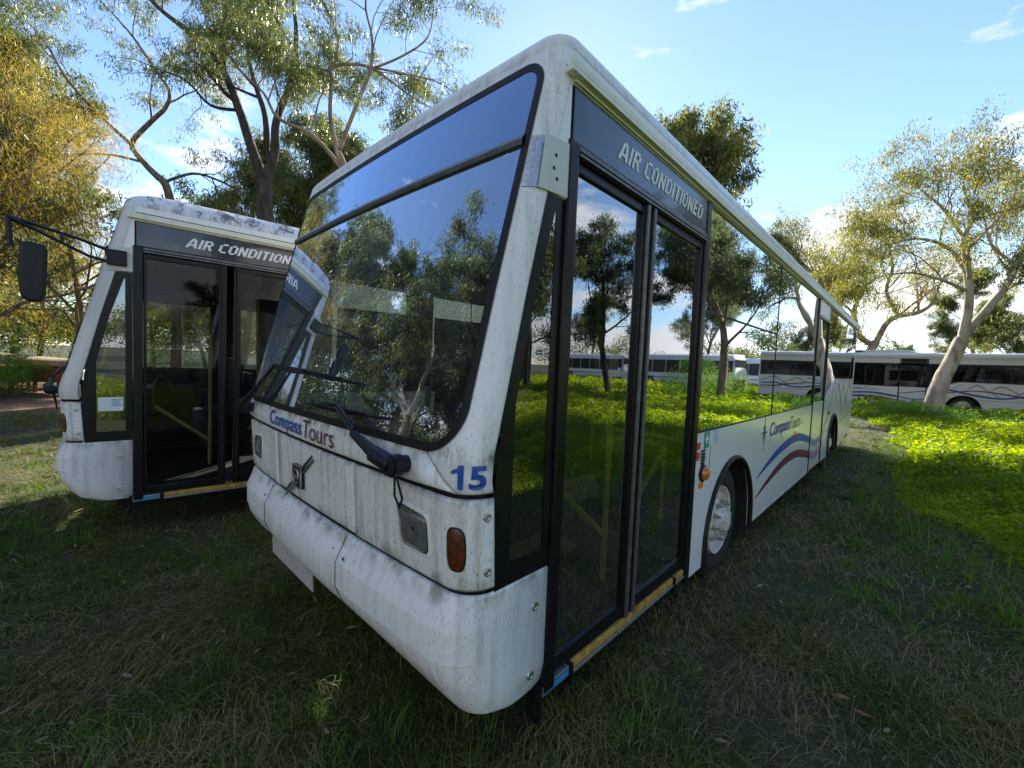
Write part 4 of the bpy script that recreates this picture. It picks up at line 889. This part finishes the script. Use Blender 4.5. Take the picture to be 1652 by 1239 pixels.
# fresh green tufts
gs = [[], [], [], [0]]
cx, cy = scatter(1000, 1.0, 9, .8, VA0, VA1+25); ok = ~under_bus(cx, cy) & (vnoise(cx, cy, 1.2) > .45); cx, cy = cx[ok], cy[ok]
k = 26; x = np.repeat(cx, k)+rng.normal(0, .045, len(cx)*k); y = np.repeat(cy, k)+rng.normal(0, .045, len(cx)*k); n = len(x)
v, q = blades_mesh(np.stack([x, y, hgt(x, y)-.01], 1), rng.uniform(0, 2*pi, n), rng.uniform(.06, .17, n), rng.uniform(.1, 1.1, n), rng.uniform(.003, .006, n), rng)
addm(gs, v, q, np.clip(rng.normal(.25, .2, n), 0, 1), 8)
# tall seeding grass at the weed margin
x, y = scatter(26000, 2, 16, .9, -20, 75); m_ = weedmask(x+.9, y) & ~weedmask(x-.6, y) & (x > .5); x, y = x[m_], y[m_]; n = len(x)
v, q = blades_mesh(np.stack([x, y, hgt(x, y)-.01], 1), rng.uniform(0, 2*pi, n), rng.uniform(.14, .42, n), rng.uniform(.1, 1.2, n), rng.uniform(.004, .008, n), rng)
addm(gs, v, q, np.clip(rng.normal(.3, .25, n), 0, 1), 8)
tag(fast_mesh('grass_tufts', np.concatenate(gs[0]), np.concatenate(gs[1]), np.concatenate(gs[2]), 'grass_g'), 'fresh green grass tufts growing through the mown grass', 'grass', kind='stuff')
# the weed field
gs = [[], [], [], [0]]
for (n, r0, r1, sz, a0, a1) in ((190000, 3.2, 10, .042, -5, 95), (230000, 9, 24, .085, -12, 80), (170000, 22, 55, .20, -12, 80), (40000, 3.5, 16, .07, 95, 170)):
    x, y = scatter(n, r0, r1, .72, a0, a1); m_ = weedmask(x, y); x, y = x[m_], y[m_]; n = len(x)
    H = .08+.42*vnoise(x, y, 1.1)**1.3*(.5+vnoise(x+9, y, 4.)) + .16*vnoise(x, y+3, .28) + .34*np.clip(vnoise(x+50, y, .9)-.62, 0, 1)*2
    ed = np.clip((x-np.interp(y, [-20, -6, 0, 3, 5, 6.5, 8, 11, 18, 24, 30], [4.5, 4.0, 3.6, 3.2, 2.3, 1.75, 1.25, 1.0, .7, -.5, -3]))/.8, .25, 1)
    z = hgt(x, y)+H*ed*(1-rng.random(n)**2.2*.9)
    az = rng.uniform(0, 2*pi, n); d = np.stack([np.cos(az), np.sin(az), rng.normal(.15, .5, n)], 1)
    v, q = leaves_mesh(np.stack([x, y, z], 1), d, sz*rng.lognormal(-.05, .42, n), sz*rng.uniform(.3, .75, n), rng)
    addm(gs, v, q, np.clip(vnoise(x+30, y, 1.9)*.5+vnoise(x, y+11, .5)*.4+rng.normal(-.05, .16, n), 0, 1), 4)
    if r0 < 20:
        j = rng.random(n) < .3; xs, ys, zs = x[j], y[j], z[j]; n2 = len(xs)
        v, q = blades_mesh(np.stack([xs, ys, hgt(xs, ys)], 1), rng.uniform(0, 2*pi, n2), (zs+.08)*rng.uniform(.8, 1.25, n2), rng.uniform(.0, .7, n2), sz*.12*np.ones(n2), rng, 3)
        v_, q_ = v, q; addm(gs, v_, q_, np.clip(rng.normal(.35, .2, n2), 0, 1), 8)
tag(fast_mesh('weeds', np.concatenate(gs[0]), np.concatenate(gs[1]), np.concatenate(gs[2]), 'weed'), 'bright green leafy weeds filling the sunlit field at the right', 'weeds', kind='stuff')
# dry leaves
x, y = scatter(2400, 1, 14, .8, VA0, VA1+20); n = len(x); az = rng.uniform(0, 2*pi, n)
v, q = leaves_mesh(np.stack([x, y, hgt(x, y)+.03], 1), np.stack([np.cos(az), np.sin(az), rng.normal(0, .2, n)], 1), rng.uniform(.03, .10, n), rng.uniform(.010, .024, n), rng)
tag(fast_mesh('fallen_leaves', v, q, np.repeat(rng.random(n), 4), 'litter'), 'dry brown gum leaves scattered on the grass', 'leaf litter', kind='stuff')

# ------------------------------------------------------------------ trees
class Tree:
    def __init__(s, seed): s.r = random.Random(seed); s.np = np.random.default_rng(seed); s.mb = MB(); s.tw = []
    def branch(s, p, d, ln, rad, lvl, maxl, droop=.0, up=.12, wob=.28, kids=(5, 5, 5, 4), bare=.35):
        r = s.r; n = max(3, int(4+ln*1.1)) if lvl < maxl else 3
        pts = [np.array(p, float)]; dd = np.array(d, float)/np.linalg.norm(d); step = ln/n
        for i in range(n):
            dd = dd+np.array([r.gauss(0, wob), r.gauss(0, wob), r.gauss(0, wob*.7)])*(.5 if lvl == 0 else .75)+np.array([0, 0, up if lvl < maxl-1 else -droop]); dd /= np.linalg.norm(dd)
            pts.append(pts[-1]+dd*step)
        rr = [rad*(1-.72*i/n) for i in range(n+1)]
        s.limb(pts, rr, lvl, maxl, droop, up, wob, kids, bare)
    def limb(s, pts, rr, lvl, maxl, droop=.0, up=.12, wob=.28, kids=(5, 5, 5, 4), bare=.35, lens=None):
        r = s.r; pts = [np.array(p, float) for p in pts]
        s.mb.tube(pts, rr, (12, 8, 6, 4, 3, 3)[lvl] if rr[0] > .01 else 3, cap=False)
        n = len(pts)-1
        if lvl >= maxl:
            s.tw.append((pts[0], pts[-1])); return
        seg = [np.linalg.norm(pts[i+1]-pts[i]) for i in range(n)]; tot = sum(seg)
        k = kids[min(lvl, len(kids)-1)]; k = max(2, int(k*(.75+.5*r.random())))
        for j in range(k):
            t = bare+(1-bare)*((j+r.random()*.8)/k); t = min(t, .995); f = t*n; i = int(f); f -= i; p = pts[i]*(1-f)+pts[i+1]*f; ax = (pts[i+1]-pts[i]); ax /= np.linalg.norm(ax)
            ph = r.random()*2*pi+j*2.4; a = np.cross(ax, (0.3, .2, 1)); a /= np.linalg.norm(a); b = np.cross(ax, a); side = a*cos(ph)+b*sin(ph); ang = RAD(r.uniform(28, 62))
            d = ax*cos(ang)+side*sin(ang); l2 = (lens if lens else tot*r.uniform(.42, .68))*(1-.35*t); l2 = max(l2, .35)
            ra = (rr[i]*(1-f)+rr[i+1]*f)*r.uniform(.45, .62)
            s.branch(p, d, l2, ra, lvl+1, maxl, droop, up, wob, kids, .25)
        ax = pts[-1]-pts[-2]; s.branch(pts[-1], ax, tot*.35 if lvl else tot*.3, rr[-1], lvl+1, maxl, droop, up, wob, kids, .1)
    def finish(s, name, origin, bark, leaf, per, ln, wd, spread=.28, hang=.9, tintc=.42, **k):
        print(name, 'twigs', len(s.tw), 'leaves', len(s.tw)*per)
        g = s.np; e = empty(name, origin, **k)
        A_ = np.array([t[0] for t in s.tw]); B_ = np.array([t[1] for t in s.tw]); m = len(A_)
        cl = np.clip(g.normal(tintc, .17, m), 0, 1); per_n = np.maximum(3, (per*g.lognormal(0, .45, m)).astype(int)); idx = np.repeat(np.arange(m), per_n); n = len(idx)
        t = g.random(n)**.7; pos = A_[idx]*(1-t[:, None])+B_[idx]*t[:, None]+g.normal(0, spread*.5, (n, 3))*np.array([1, 1, .75])
        d = g.normal(0, .55, (n, 3))+np.array([0, 0, -hang])
        v, q = leaves_mesh(pos, d, ln*g.uniform(.6, 1.35, n), wd*g.uniform(.7, 1.3, n), g)
        tint = np.repeat(np.clip(cl[idx]+g.normal(0, .12, n), 0, 1), 4)
        org = np.array(origin); s.mb.v = [tuple(np.array(p)-org) for p in s.mb.v]
        tr = s.mb.build('trunk', bark, e, 2, fix=False); cr = fast_mesh('crown', v-org, q, tint, leaf, e)
        return e
def copy_tree(o, parent=None):
    c = o.copy(); COL.objects.link(c); c.parent = parent
    for ch in [x for x in bpy.data.objects if x.parent == o]: copy_tree(ch, c)
    return c
def pl(pts, D): return [P(a, b, D if len(c) == 0 else c[0]) for a, b, *c in pts]
def smooth_path(pts, rr, k=3, wob=.06, seed=1):
    r = random.Random(seed); out_, ro = [], []
    for i in range(len(pts)-1):
        p0 = pts[max(i-1, 0)]; p1 = pts[i]; p2 = pts[i+1]; p3 = pts[min(i+2, len(pts)-1)]
        for j in range(k):
            t = j/k; q = .5*((2*p1)+(-p0+p2)*t+(2*p0-5*p1+4*p2-p3)*t*t+(-p0+3*p1-3*p2+p3)*t**3)
            out_.append(q+np.array([r.gauss(0, wob*rr[i]), r.gauss(0, wob*rr[i]), 0])); ro.append(rr[i]*(1-t)+rr[i+1]*t)
    out_.append(pts[-1]); ro.append(rr[-1]); return out_, ro
def guided(name, seed, D, limbs, bark, leaf, per, ln, wd, maxl=3, kids=(5, 5, 5, 4), lens=None, droop=.1, tintc=.42, spread=.3, base=None, up=.1, rs=1., **k):
    """limbs: list of (pixel path, radii, growing?)"""
    T_ = Tree(seed); p0 = pl([limbs[0][0][0]], D)[0]; org = (p0[0], p0[1], 0)
    for i, (path, radii, lvl) in enumerate(limbs):
        pts = pl(path, D); radii = [q*rs for q in radii]
        if i == 0: pts = [np.array([pts[0][0], pts[0][1], -.1])]+([pts[0]] if pts[0][2] > .3 else [])+pts[1:]; radii = ([radii[0]*1.25, radii[0]] if len(pts) > len(path) else [radii[0]*1.25])+list(radii[1:])
        pp, rr = smooth_path(pts, radii, 4, .03, seed+i)
        if lvl is None: T_.mb.tube(pp, rr, 12, cap=False)
        else: T_.limb(pp, rr, lvl, maxl, droop, up, .26, kids, .3, lens)
    return T_.finish(name, org, bark, leaf, per, ln, wd, spread, tintc=tintc, **k)
GT = 'gum trees round the paddock'
guided('gum_tree', 3, 13.5, [
    ([(432, 470), (428, 345), (426, 292)], [.30, .27, .25], None),
    ([(426, 296), (405, 235), (385, 175), (362, 118), (318, 62), (262, 18), (215, -30)], [.19, .17, .15, .13, .10, .07, .05], 1),
    ([(362, 118), (358, 60), (366, 0), (372, -60)], [.10, .09, .07, .05], 1),
    ([(427, 296), (443, 245), (446, 195), (470, 130), (478, 60), (470, -20)], [.17, .15, .13, .10, .08, .05], 1),
    ([(430, 262), (428, 190), (410, 130), (398, 70), (405, -10)], [.12, .10, .08, .06, .04], 1),
    ([(390, 178), (340, 170), (300, 130), (250, 110)], [.06, .05, .035, .02], 2)],
    'bark_dark', 'leaf_olive', 40, .15, .022, 4, (8, 6, 6, 5), 2.5, .12, .42, .21, rs=.9, label='tall gum tree with dark furrowed bark forking above the left bus', cat='tree', group=GT)
guided('gum_tree', 8, 10.5, [
    ([(565, 420), (562, 300), (545, 245)], [.13, .12, .11], None),
    ([(545, 247), (533, 190), (535, 130), (537, 108), (590, 106), (640, 138)], [.085, .07, .06, .055, .045, .03], 1),
    ([(537, 112), (545, 60), (520, 0)], [.05, .04, .03], 2),
    ([(548, 240), (575, 170), (598, 110), (600, 60), (590, 0), (620, -50)], [.075, .065, .05, .04, .03, .02], 1),
    ([(560, 285), (530, 245), (495, 212), (448, 190), (425, 150), (385, 112), (370, 90)], [.08, .07, .06, .05, .04, .03, .02], 1),
    ([(598, 112), (650, 90), (690, 60), (700, 10)], [.04, .035, .025, .015], 2),
    ([(590, 106), (655, 120), (700, 130), (735, 150)], [.035, .03, .02, .012], 2)],
    'bark_tan', 'leaf_olive', 40, .14, .019, 4, (8, 6, 6, 5), 2.0, .15, .45, .19, rs=.74, label='gum tree with smooth tan limbs rising behind the windscreen of the large bus', cat='tree', group=GT)
guided('gum_tree', 21, 15, [
    ([(285, 420), (272, 312), (255, 285)], [.20, .17, .15], None),
    ([(257, 288), (232, 262), (213, 232), (240, 200), (268, 172), (272, 145), (245, 105), (215, 60), (180, 20)], [.15, .13, .11, .10, .085, .07, .06, .05, .03], 1),
    ([(213, 234), (165, 190), (110, 130), (80, 80), (50, 40)], [.09, .07, .06, .04, .03], 1),
    ([(232, 262), (180, 250), (120, 248), (60, 252)], [.06, .05, .04, .03], 2),
    ([(262, 295), (310, 280), (350, 290), (390, 310)], [.07, .06, .05, .03], 1)],
    'bark_brown', 'leaf_olive', 34, .16, .023, 4, (7, 6, 6, 5), 2.5, .12, .5, .2, rs=.75, label='crooked brown gum tree bending left above the roof of the left bus', cat='tree', group=GT)
guided('white_gum', 31, 17, [
    ([(1508, 645), (1530, 592), (1552, 548)], [.30, .25, .23], None),
    ([(1552, 550), (1563, 490), (1560, 430), (1556, 385), (1570, 350), (1562, 325)], [.17, .14, .12, .10, .07, .04], 1),
    ([(1550, 548), (1596, 495), (1622, 462), (1655, 400), (1690, 350), (1720, 320)], [.18, .15, .14, .12, .09, .05], 1),
    ([(1560, 440), (1530, 400), (1480, 385), (1430, 395)], [.09, .07, .05, .03], 1),
    ([(1622, 462), (1665, 455), (1710, 470)], [.08, .06, .04], 2),
    ([(1556, 385), (1520, 335), (1490, 310)], [.07, .05, .03], 1),
    ([(1562, 470), (1520, 452), (1470, 440), (1425, 445)], [.07, .055, .04, .02], 1), ([(1640, 430), (1600, 395), (1590, 360)], [.07, .05, .03], 1)],
    'bark_white', 'leaf_gold', 25, .16, .03, 4, (7, 6, 6, 5), 3.4, .02, .5, .34, up=.05, label='leaning white gum with a forked pale trunk before the far bus', cat='tree', group=GT)
guided('gum_tree', 44, 34, [
    ([(1402, 600), (1404, 568), (1412, 552)], [.36, .33, .31], None),
    ([(1412, 554), (1430, 522), (1450, 510), (1482, 504), (1505, 488), (1515, 460)], [.23, .21, .19, .16, .12, .08], 1),
    ([(1408, 556), (1385, 540), (1378, 500), (1392, 470), (1400, 430)], [.22, .20, .17, .13, .08], 1),
    ([(1385, 540), (1350, 490), (1320, 450), (1290, 420)], [.2, .17, .12, .08], 1),
    ([(1450, 510), (1430, 470), (1440, 430), (1430, 380)], [.15, .12, .1, .06], 1)],
    'bark_tan', 'leaf_gold', 18, .25, .05, 4, (7, 6, 6, 5), 5.6, .02, .5, .6, up=.06, label='spreading gum with orange-tan limbs behind the far bus', cat='tree', group=GT)
# free-standing generic trees -------------------------------------------------
def generic(name, seed, H, bark, leaf, per, ln, wd, spread, tintc=.4, lean=.1, kids=(8, 6, 5, 4), droop=.05, up=.1, first=.38, rad=.22, **k):
    T_ = Tree(seed); r = T_.r; pts = [np.array([0, 0, -.1])]; d = np.array([r.gauss(0, lean), r.gauss(0, lean), 1.])
    for i in range(7): d = d+np.array([r.gauss(0, .10), r.gauss(0, .10), 0]); d /= np.linalg.norm(d); pts.append(pts[-1]+d*H*.62/7)
    rr = [rad*(1-.09*i) for i in range(8)]; T_.limb(pts, rr, 0, 4, droop, up, .25, kids, first)
    return T_.finish(name, (0, 0, 0), bark, leaf, per, ln, wd, spread, tintc=tintc, **k)
protos = {}
def proto(key, *a, **kw): protos[key] = [generic(*a, **kw), 0]
def place(key, x, y, s, rz, label, group=GT, cat='tree'):
    o, used = protos[key]
    if used: o = copy_tree(o)
    protos[key][1] = 1; o.location = (x, y, 0); o.scale = (s, s, s); o.rotation_euler = (0, 0, rz); tag(o, label, cat, group); return o
proto('a', 'gum_tree', 101, 13, 'bark_brown', 'leaf_blue', 26, .2, .04, .3)
proto('b', 'gum_tree', 102, 14, 'bark_tan', 'leaf_olive', 26, .2, .04, .3, lean=.18)
proto('c', 'gum_tree', 103, 12, 'bark_dark', 'leaf_dark', 22, .2, .045, .3, lean=.15)
proto('d', 'gum_tree', 104, 13, 'bark_white', 'leaf_gold', 26, .2, .045, .3, lean=.15)
proto('n', 'she_oak', 105, 13, 'bark_brown', 'needle', 10, .24, .009, .5, .45, .05, (12, 7, 5, 4), .25, .05, .2, .14)
def at(px, D, py=600):
    p = P(px, py, D); return p[0], p[1]
# behind the buses
for key, px, D, s, rz, lab in (
    ('n', -20, 12, .95, .3, 'golden feathery she-oak at the left edge, nearest of the she-oaks'),
    ('n', 110, 17, 1.0, 2.1, 'golden feathery she-oak between the left edge and the left bus mirror'),
    ('n', 60, 25, 1.15, 4.0, 'golden she-oak deeper in the trees behind the mirror of the left bus'),
    ('n', -120, 20, 1.1, 1.2, 'golden she-oak just past the left edge of the trees'),
    ('d', 175, 27, .75, .4, 'yellow-leaved white gum low behind the left bus roof'),
    ('a', 20, 34, 1.1, 1.0, 'tall grey-green gum deep in the wood at the left'),
    ('b', 250, 36, .85, 2.2, 'tan gum far behind the front of the left bus'),
    ('d', 340, 24, .55, 5.0, 'small yellow gum seen over the left bus roof'),
    ('b', 505, 19, 1.1, 1.4, 'olive gum filling the sky between the dark trunk and the tan limbs'),
    ('a', 480, 30, .65, 3.0, 'grey-green gum behind the gap between the two buses'),
    ('b', 585, 21, .95, 3.9, 'drooping olive gum whose crown shows above the windscreen roof edge'),
    ('d', 985, 19, 1.38, .9, 'rounded yellow-green gum crown just over the roof edge of the large bus'),
    ('b', 1215, 33, 1.25, 1.9, 'olive gum behind the roof edge of the large bus, right of the rounded crown'),
    ('a', 1300, 40, 1.08, 4.4, 'gum behind the rear half of the large bus roof'),
    ('d', 1375, 46, 1.0, 2.7, 'yellow gum far behind the tail of the large bus'),
    ('d', 1640, 30, .75, 1.7, 'yellow gum beyond the far bus at the right edge'),
    ('b', 1540, 52, .6, 3.3, 'olive gum low on the skyline behind the white gum'),
    ('a', 1460, 60, .62, .5, 'grey-green gum low on the skyline left of the white gum'),
    ('a', 1830, 13.5, .95, 5.0, 'gum just past the right edge whose leaf tips reach into the frame'),
    ('c', 1690, 55, .7, .8, 'dark gum on the skyline past the right edge')):
    x, y = at(px, D); place(key, x, y, s, rz, lab)
# across the field and behind the photographer (mirrored in the glass)
for key, x, y, s, rz, lab in (
    ('b', -10.5, -6.5, .95, 3.0, 'olive gum nearest the windscreen, mirrored in its upper right'), ('a', -14, -8.5, 1.15, 5.1, 'grey-green gum behind the nearest mirrored gum'),
    ('b', -19, -5, 1.2, 1.9, 'large olive gum mirrored low in the windscreen'), ('a', -24, -11, 1.35, 4.0, 'huge grey-green gum mirrored in the windscreen'), ('c', -21, -15, 1.3, .9, 'broad dark gum mirrored at the bottom of the windscreen'),
    ('a', -9, -12.5, 1.1, 2.2, 'grey-green gum ahead of the large bus at its left'), ('a', 9.5, 28, 1.1, 3.3, 'grey-green gum mirrored in the first side window'),
    ('c', 12.5, 13.5, 1.1, 5.6, 'dark gum mirrored in the narrow quarter window'), ('b', -26, -4, 1.2, .3, 'tall olive gum at the far left side of the yard'),
    ('c', 11.4, 21.3, .95, .2, 'dark forked gum in the weeds mirrored in the front door glass'), ('c', 14.5, 17.5, 1.0, 1.9, 'dark gum standing nearest the large bus across the weeds'),
    ('a', 17, 12.5, 1.0, 3.0, 'grey-green gum right of the weeds opposite the large bus'), ('c', 21, 24, 1.1, 4.0, 'dark gum in front of the coaches'),
    ('b', 28, 32, 1.1, 5.0, 'olive gum behind the middle coach'), ('a', 17, 54, 1.2, 1.0, 'grey-green gum behind the nearest coach'), ('b', 6, 58, 1.0, 2.6, 'olive gum behind the short coach'),
    ('a', 36, 58, 1.3, .3, 'tall gum at the far end of the coach row'), ('c', 24, 6, 1.1, 2.0, 'dark gum far right of the large bus'),
    ('c', 16, 4, .9, .6, 'dark gum at the right behind the photographer'), ('b', 11, -8, 1.0, 2.3, 'olive gum behind the photographer to the right'),
    ('b', -17, -9, 1.05, .8, 'olive gum mirrored in the middle of the windscreen'), ('a', -21, -2.5, 1.1, 2.9, 'grey-green gum mirrored in the windscreen left of centre'),
    ('d', -13, -13, .8, 1.1, 'pale-trunked gum mirrored at the right of the windscreen'), ('c', -28, -9, 1.2, 4.2, 'dark gum at the back of the trees mirrored in the windscreen'),
    ('b', -24, 6, 1.0, 5.4, 'olive gum beyond the bare earth left of the buses'), ('a', -12, -21, 1.1, .1, 'grey-green gum in front of the buses behind the photographer'),
    ('c', -3, -20, 1.1, 3.6, 'dark gum straight in front of the large bus'), ('n', -19, 10, 1.0, 2.2, 'golden she-oak beyond the bare earth at the left'),
    ('c', -33, 14, 1.2, 2.0, 'dark gum deep in the wood at the left')):
    place(key, x, y, s, rz, lab)
# far-off wood on the skyline
gs = [[], [], [], [0]]
def wood_ring(ntree, r0, r1, h, a0, a1, sz, per=1500, blob=2.0):
    for _ in range(ntree):
        a = RAD(rng.uniform(a0, a1)); r = rng.uniform(r0, r1); hx, hy = r*sin(a), r*cos(a); th = h*rng.uniform(.6, 1.15); nb = 9
        bc = np.stack([hx+rng.normal(0, th*.28, nb), hy+rng.normal(0, th*.28, nb), th*rng.uniform(.35, .95, nb)], 1); k = rng.integers(0, nb, per)
        d = unit(rng.normal(0, 1, (per, 3)))*(rng.random((per, 1))**.45)*np.array([1., 1., .6])*blob; pos = bc[k]+d; pos[:, 2] = np.abs(pos[:, 2])
        v, q = leaves_mesh(pos, rng.normal(0, 1, (per, 3)), sz*rng.uniform(.6, 1.5, per), sz*rng.uniform(.35, .7, per), rng)
        addm(gs, v, q, np.clip(rng.normal(.45, .12)+rng.normal(0, .13, nb)[k]+rng.normal(0, .1, per), 0, 1), 4)
wood_ring(190, 58, 95, 8, -180, 180, .33); wood_ring(40, 38, 52, 7, -115, -40, .24, 2200, 1.6); wood_ring(26, 30, 42, 6.5, -165, -115, .22, 2200, 1.6); wood_ring(34, 25, 36, 7.5, -140, -97, .2, 2600, 1.7)
tag(fast_mesh('distant_wood', np.concatenate(gs[0]), np.concatenate(gs[1]), np.concatenate(gs[2]), 'leaf_olive'), 'far-off line of bushland trees on the skyline', 'woodland', kind='stuff')
# shrubs
def shrub(x, y, w_, h, n, leaf, sz, label, seed, group='green shrubs'):
    g = np.random.default_rng(seed); e = empty('shrub', (x, y, 0), label=label, cat='shrub', group=group)
    nb = 14; bc = g.normal(0, .33, (nb, 3))*np.array([w_, w_, 0])+np.array([0, 0, 1])*g.uniform(.2, .85, (nb, 1))*h; k = g.integers(0, nb, n)
    d = g.normal(0, 1, (n, 3)); d = unit(d)*(g.random((n, 1))**.4)*np.array([w_*.28, w_*.28, h*.25]); pos = bc[k]+d; pos[:, 2] = np.abs(pos[:, 2])
    v, q = leaves_mesh(pos, g.normal(0, .7, (n, 3))+[0, 0, .2], sz*g.uniform(.6, 1.4, n), sz*.35*g.uniform(.7, 1.3, n), g)
    fast_mesh('foliage', v, q, np.repeat(np.clip(g.normal(.45, .2, nb)[k]+g.normal(0, .1, n), 0, 1), 4), leaf, e)
    m = MB()
    for b in bc: m.tube([(0, 0, 0), b*.5+np.array([.03, .02, 0]), b], [.02, .014, .006], 4)
    m.build('stems', 'bark_brown', e)
for i, (px, D, w_, h, lab, lf) in enumerate((
    (15, 13.5, 1.6, 1.5, 'bright green shrub at the left edge beside the bare earth', 'shrub'), (100, 22, 5, 3.2, 'wide green bush behind the rusty trough', 'shrub'),
    (200, 20, 4, 3.4, 'green bush seen through the windows of the left bus', 'shrub'), (300, 23, 4.5, 2.6, 'broad green bush behind the left bus doorway', 'shrub'), (-60, 20, 5, 4, 'dark bush past the left edge', 'leaf_dark'),
    (1545, 15.8, 2.2, .9, 'small leafy bush at the foot of the white gum', 'shrub'), (1470, 17, 2.0, .8, 'low weedy bush left of the white gum foot', 'shrub'))):
    x, y = at(px, D); shrub(x, y, w_, h, 9000, lf, .07 if D > 16 else .06, lab, 300+i)
shrub(7.6, 24.5, 4, 2.6, 9000, 'shrub', .09, 'rounded bright bush in the weeds mirrored by the centre door post', 320)
# ------------------------------------------------------------------ things at the left edge
x, y = at(75, 14.5); tr = empty('trough', (x, y, 0), RAD(38), label='rusty steel tipping trough on legs at the left', cat='trough')
m = MB(); m.add([(-1.1, -.4, .45), (1.1, -.4, .45), (1.1, .4, .45), (-1.1, .4, .45), (-1.35, -.6, .95), (1.35, -.6, .95), (1.35, .6, .95), (-1.35, .6, .95), (-1.3, -.55, .95), (1.3, -.55, .95), (1.3, .55, .95), (-1.3, .55, .95), (-1.05, -.35, .5), (1.05, -.35, .5), (1.05, .35, .5), (-1.05, .35, .5)],
    [(0, 3, 2, 1), (0, 1, 5, 4), (1, 2, 6, 5), (2, 3, 7, 6), (3, 0, 4, 7), (4, 5, 9, 8), (5, 6, 10, 9), (6, 7, 11, 10), (7, 4, 8, 11), (8, 9, 13, 12), (9, 10, 14, 13), (10, 11, 15, 14), (11, 8, 12, 15), (12, 13, 14, 15)]); m.build('tray', 'rust', tr)
for sx_ in (-.9, .9):
    for sy_ in (-.32, .32): m = MB(); m.box(sx_-.04, sx_+.04, sy_-.04, sy_+.04, 0, .46); m.build('leg', 'rust', tr)
x, y = at(70, 15.6); bt = empty('boat', (x, y, 0), RAD(36), label='upturned cream dinghy lying on a stand behind the rusty trough', cat='boat')
def hull(y0, mat, zb_, nm, par):
    m = MB(); rows = []
    for t in np.linspace(0, 1, 13):
        xx = -2.3+4.6*t; wd = .7*(1-max(0, (t-.45)/.55)**2.2)+.02; hh = .36*(1-.45*t)
        rows.append([(xx, y0+wd*cos(a), zb_+hh*sin(a)) for a in np.linspace(0, pi, 9)])
    m.grid(rows); o = m.build(nm, mat, par, True); md = o.modifiers.new('thickness', 'SOLIDIFY'); md.thickness = .03
hull(0, 'timber', .98, 'hull', bt)
m = MB(); m.tube([(-2.3, -.7, .98), (-.3, -.72, .98), (1.2, -.5, .98), (2.3, 0, .98)], .035, 6); m.tube([(-2.3, .7, .98), (-.3, .72, .98), (1.2, .5, .98), (2.3, 0, .98)], .035, 6); m.build('gunwale', 'alu', bt, True)
m = MB()
for xx in (-1.5, 1.0): m.tube([(xx, -.55, 0), (xx, -.55, .96)], .05, 8); m.tube([(xx, .55, 0), (xx, .55, .96)], .05, 8); m.box(xx-.05, xx+.05, -.7, .7, .90, .97)
m.build('stand', 'rust', bt)
# fallen she-oak frond on the shaded grass
x, y = at(95, 6.2, 820); p = P(95, 822, 1); d = p-CAM; t_ = -CAM[2]/d[2]; p = CAM+d*t_
m = MB(); g = random.Random(4); ax0 = np.array([.45, -.1, .0])
for k in range(3):
    o0 = p+np.array([-.35+.3*k, .12*k, .06]); dr_ = np.array([.55, .1-.2*k, -.02]); m.tube([o0, o0+dr_*.5+np.array([0, 0, .04]), o0+dr_], [.004, .003, .002], 4)
    for j in range(26):
        q0 = o0+dr_*(j/26); m.tube([q0, q0+np.array([.09+.05*g.random(), g.choice((-1, 1))*g.uniform(.03, .10), g.uniform(-.03, .03)])], [.002, .0008], 3)
o = m.build('fallen_branch', simple('dry_frond', (.35, .3, .1), .8), None); tag(o, 'dry golden she-oak frond lying on the shaded grass at the left', 'branch')
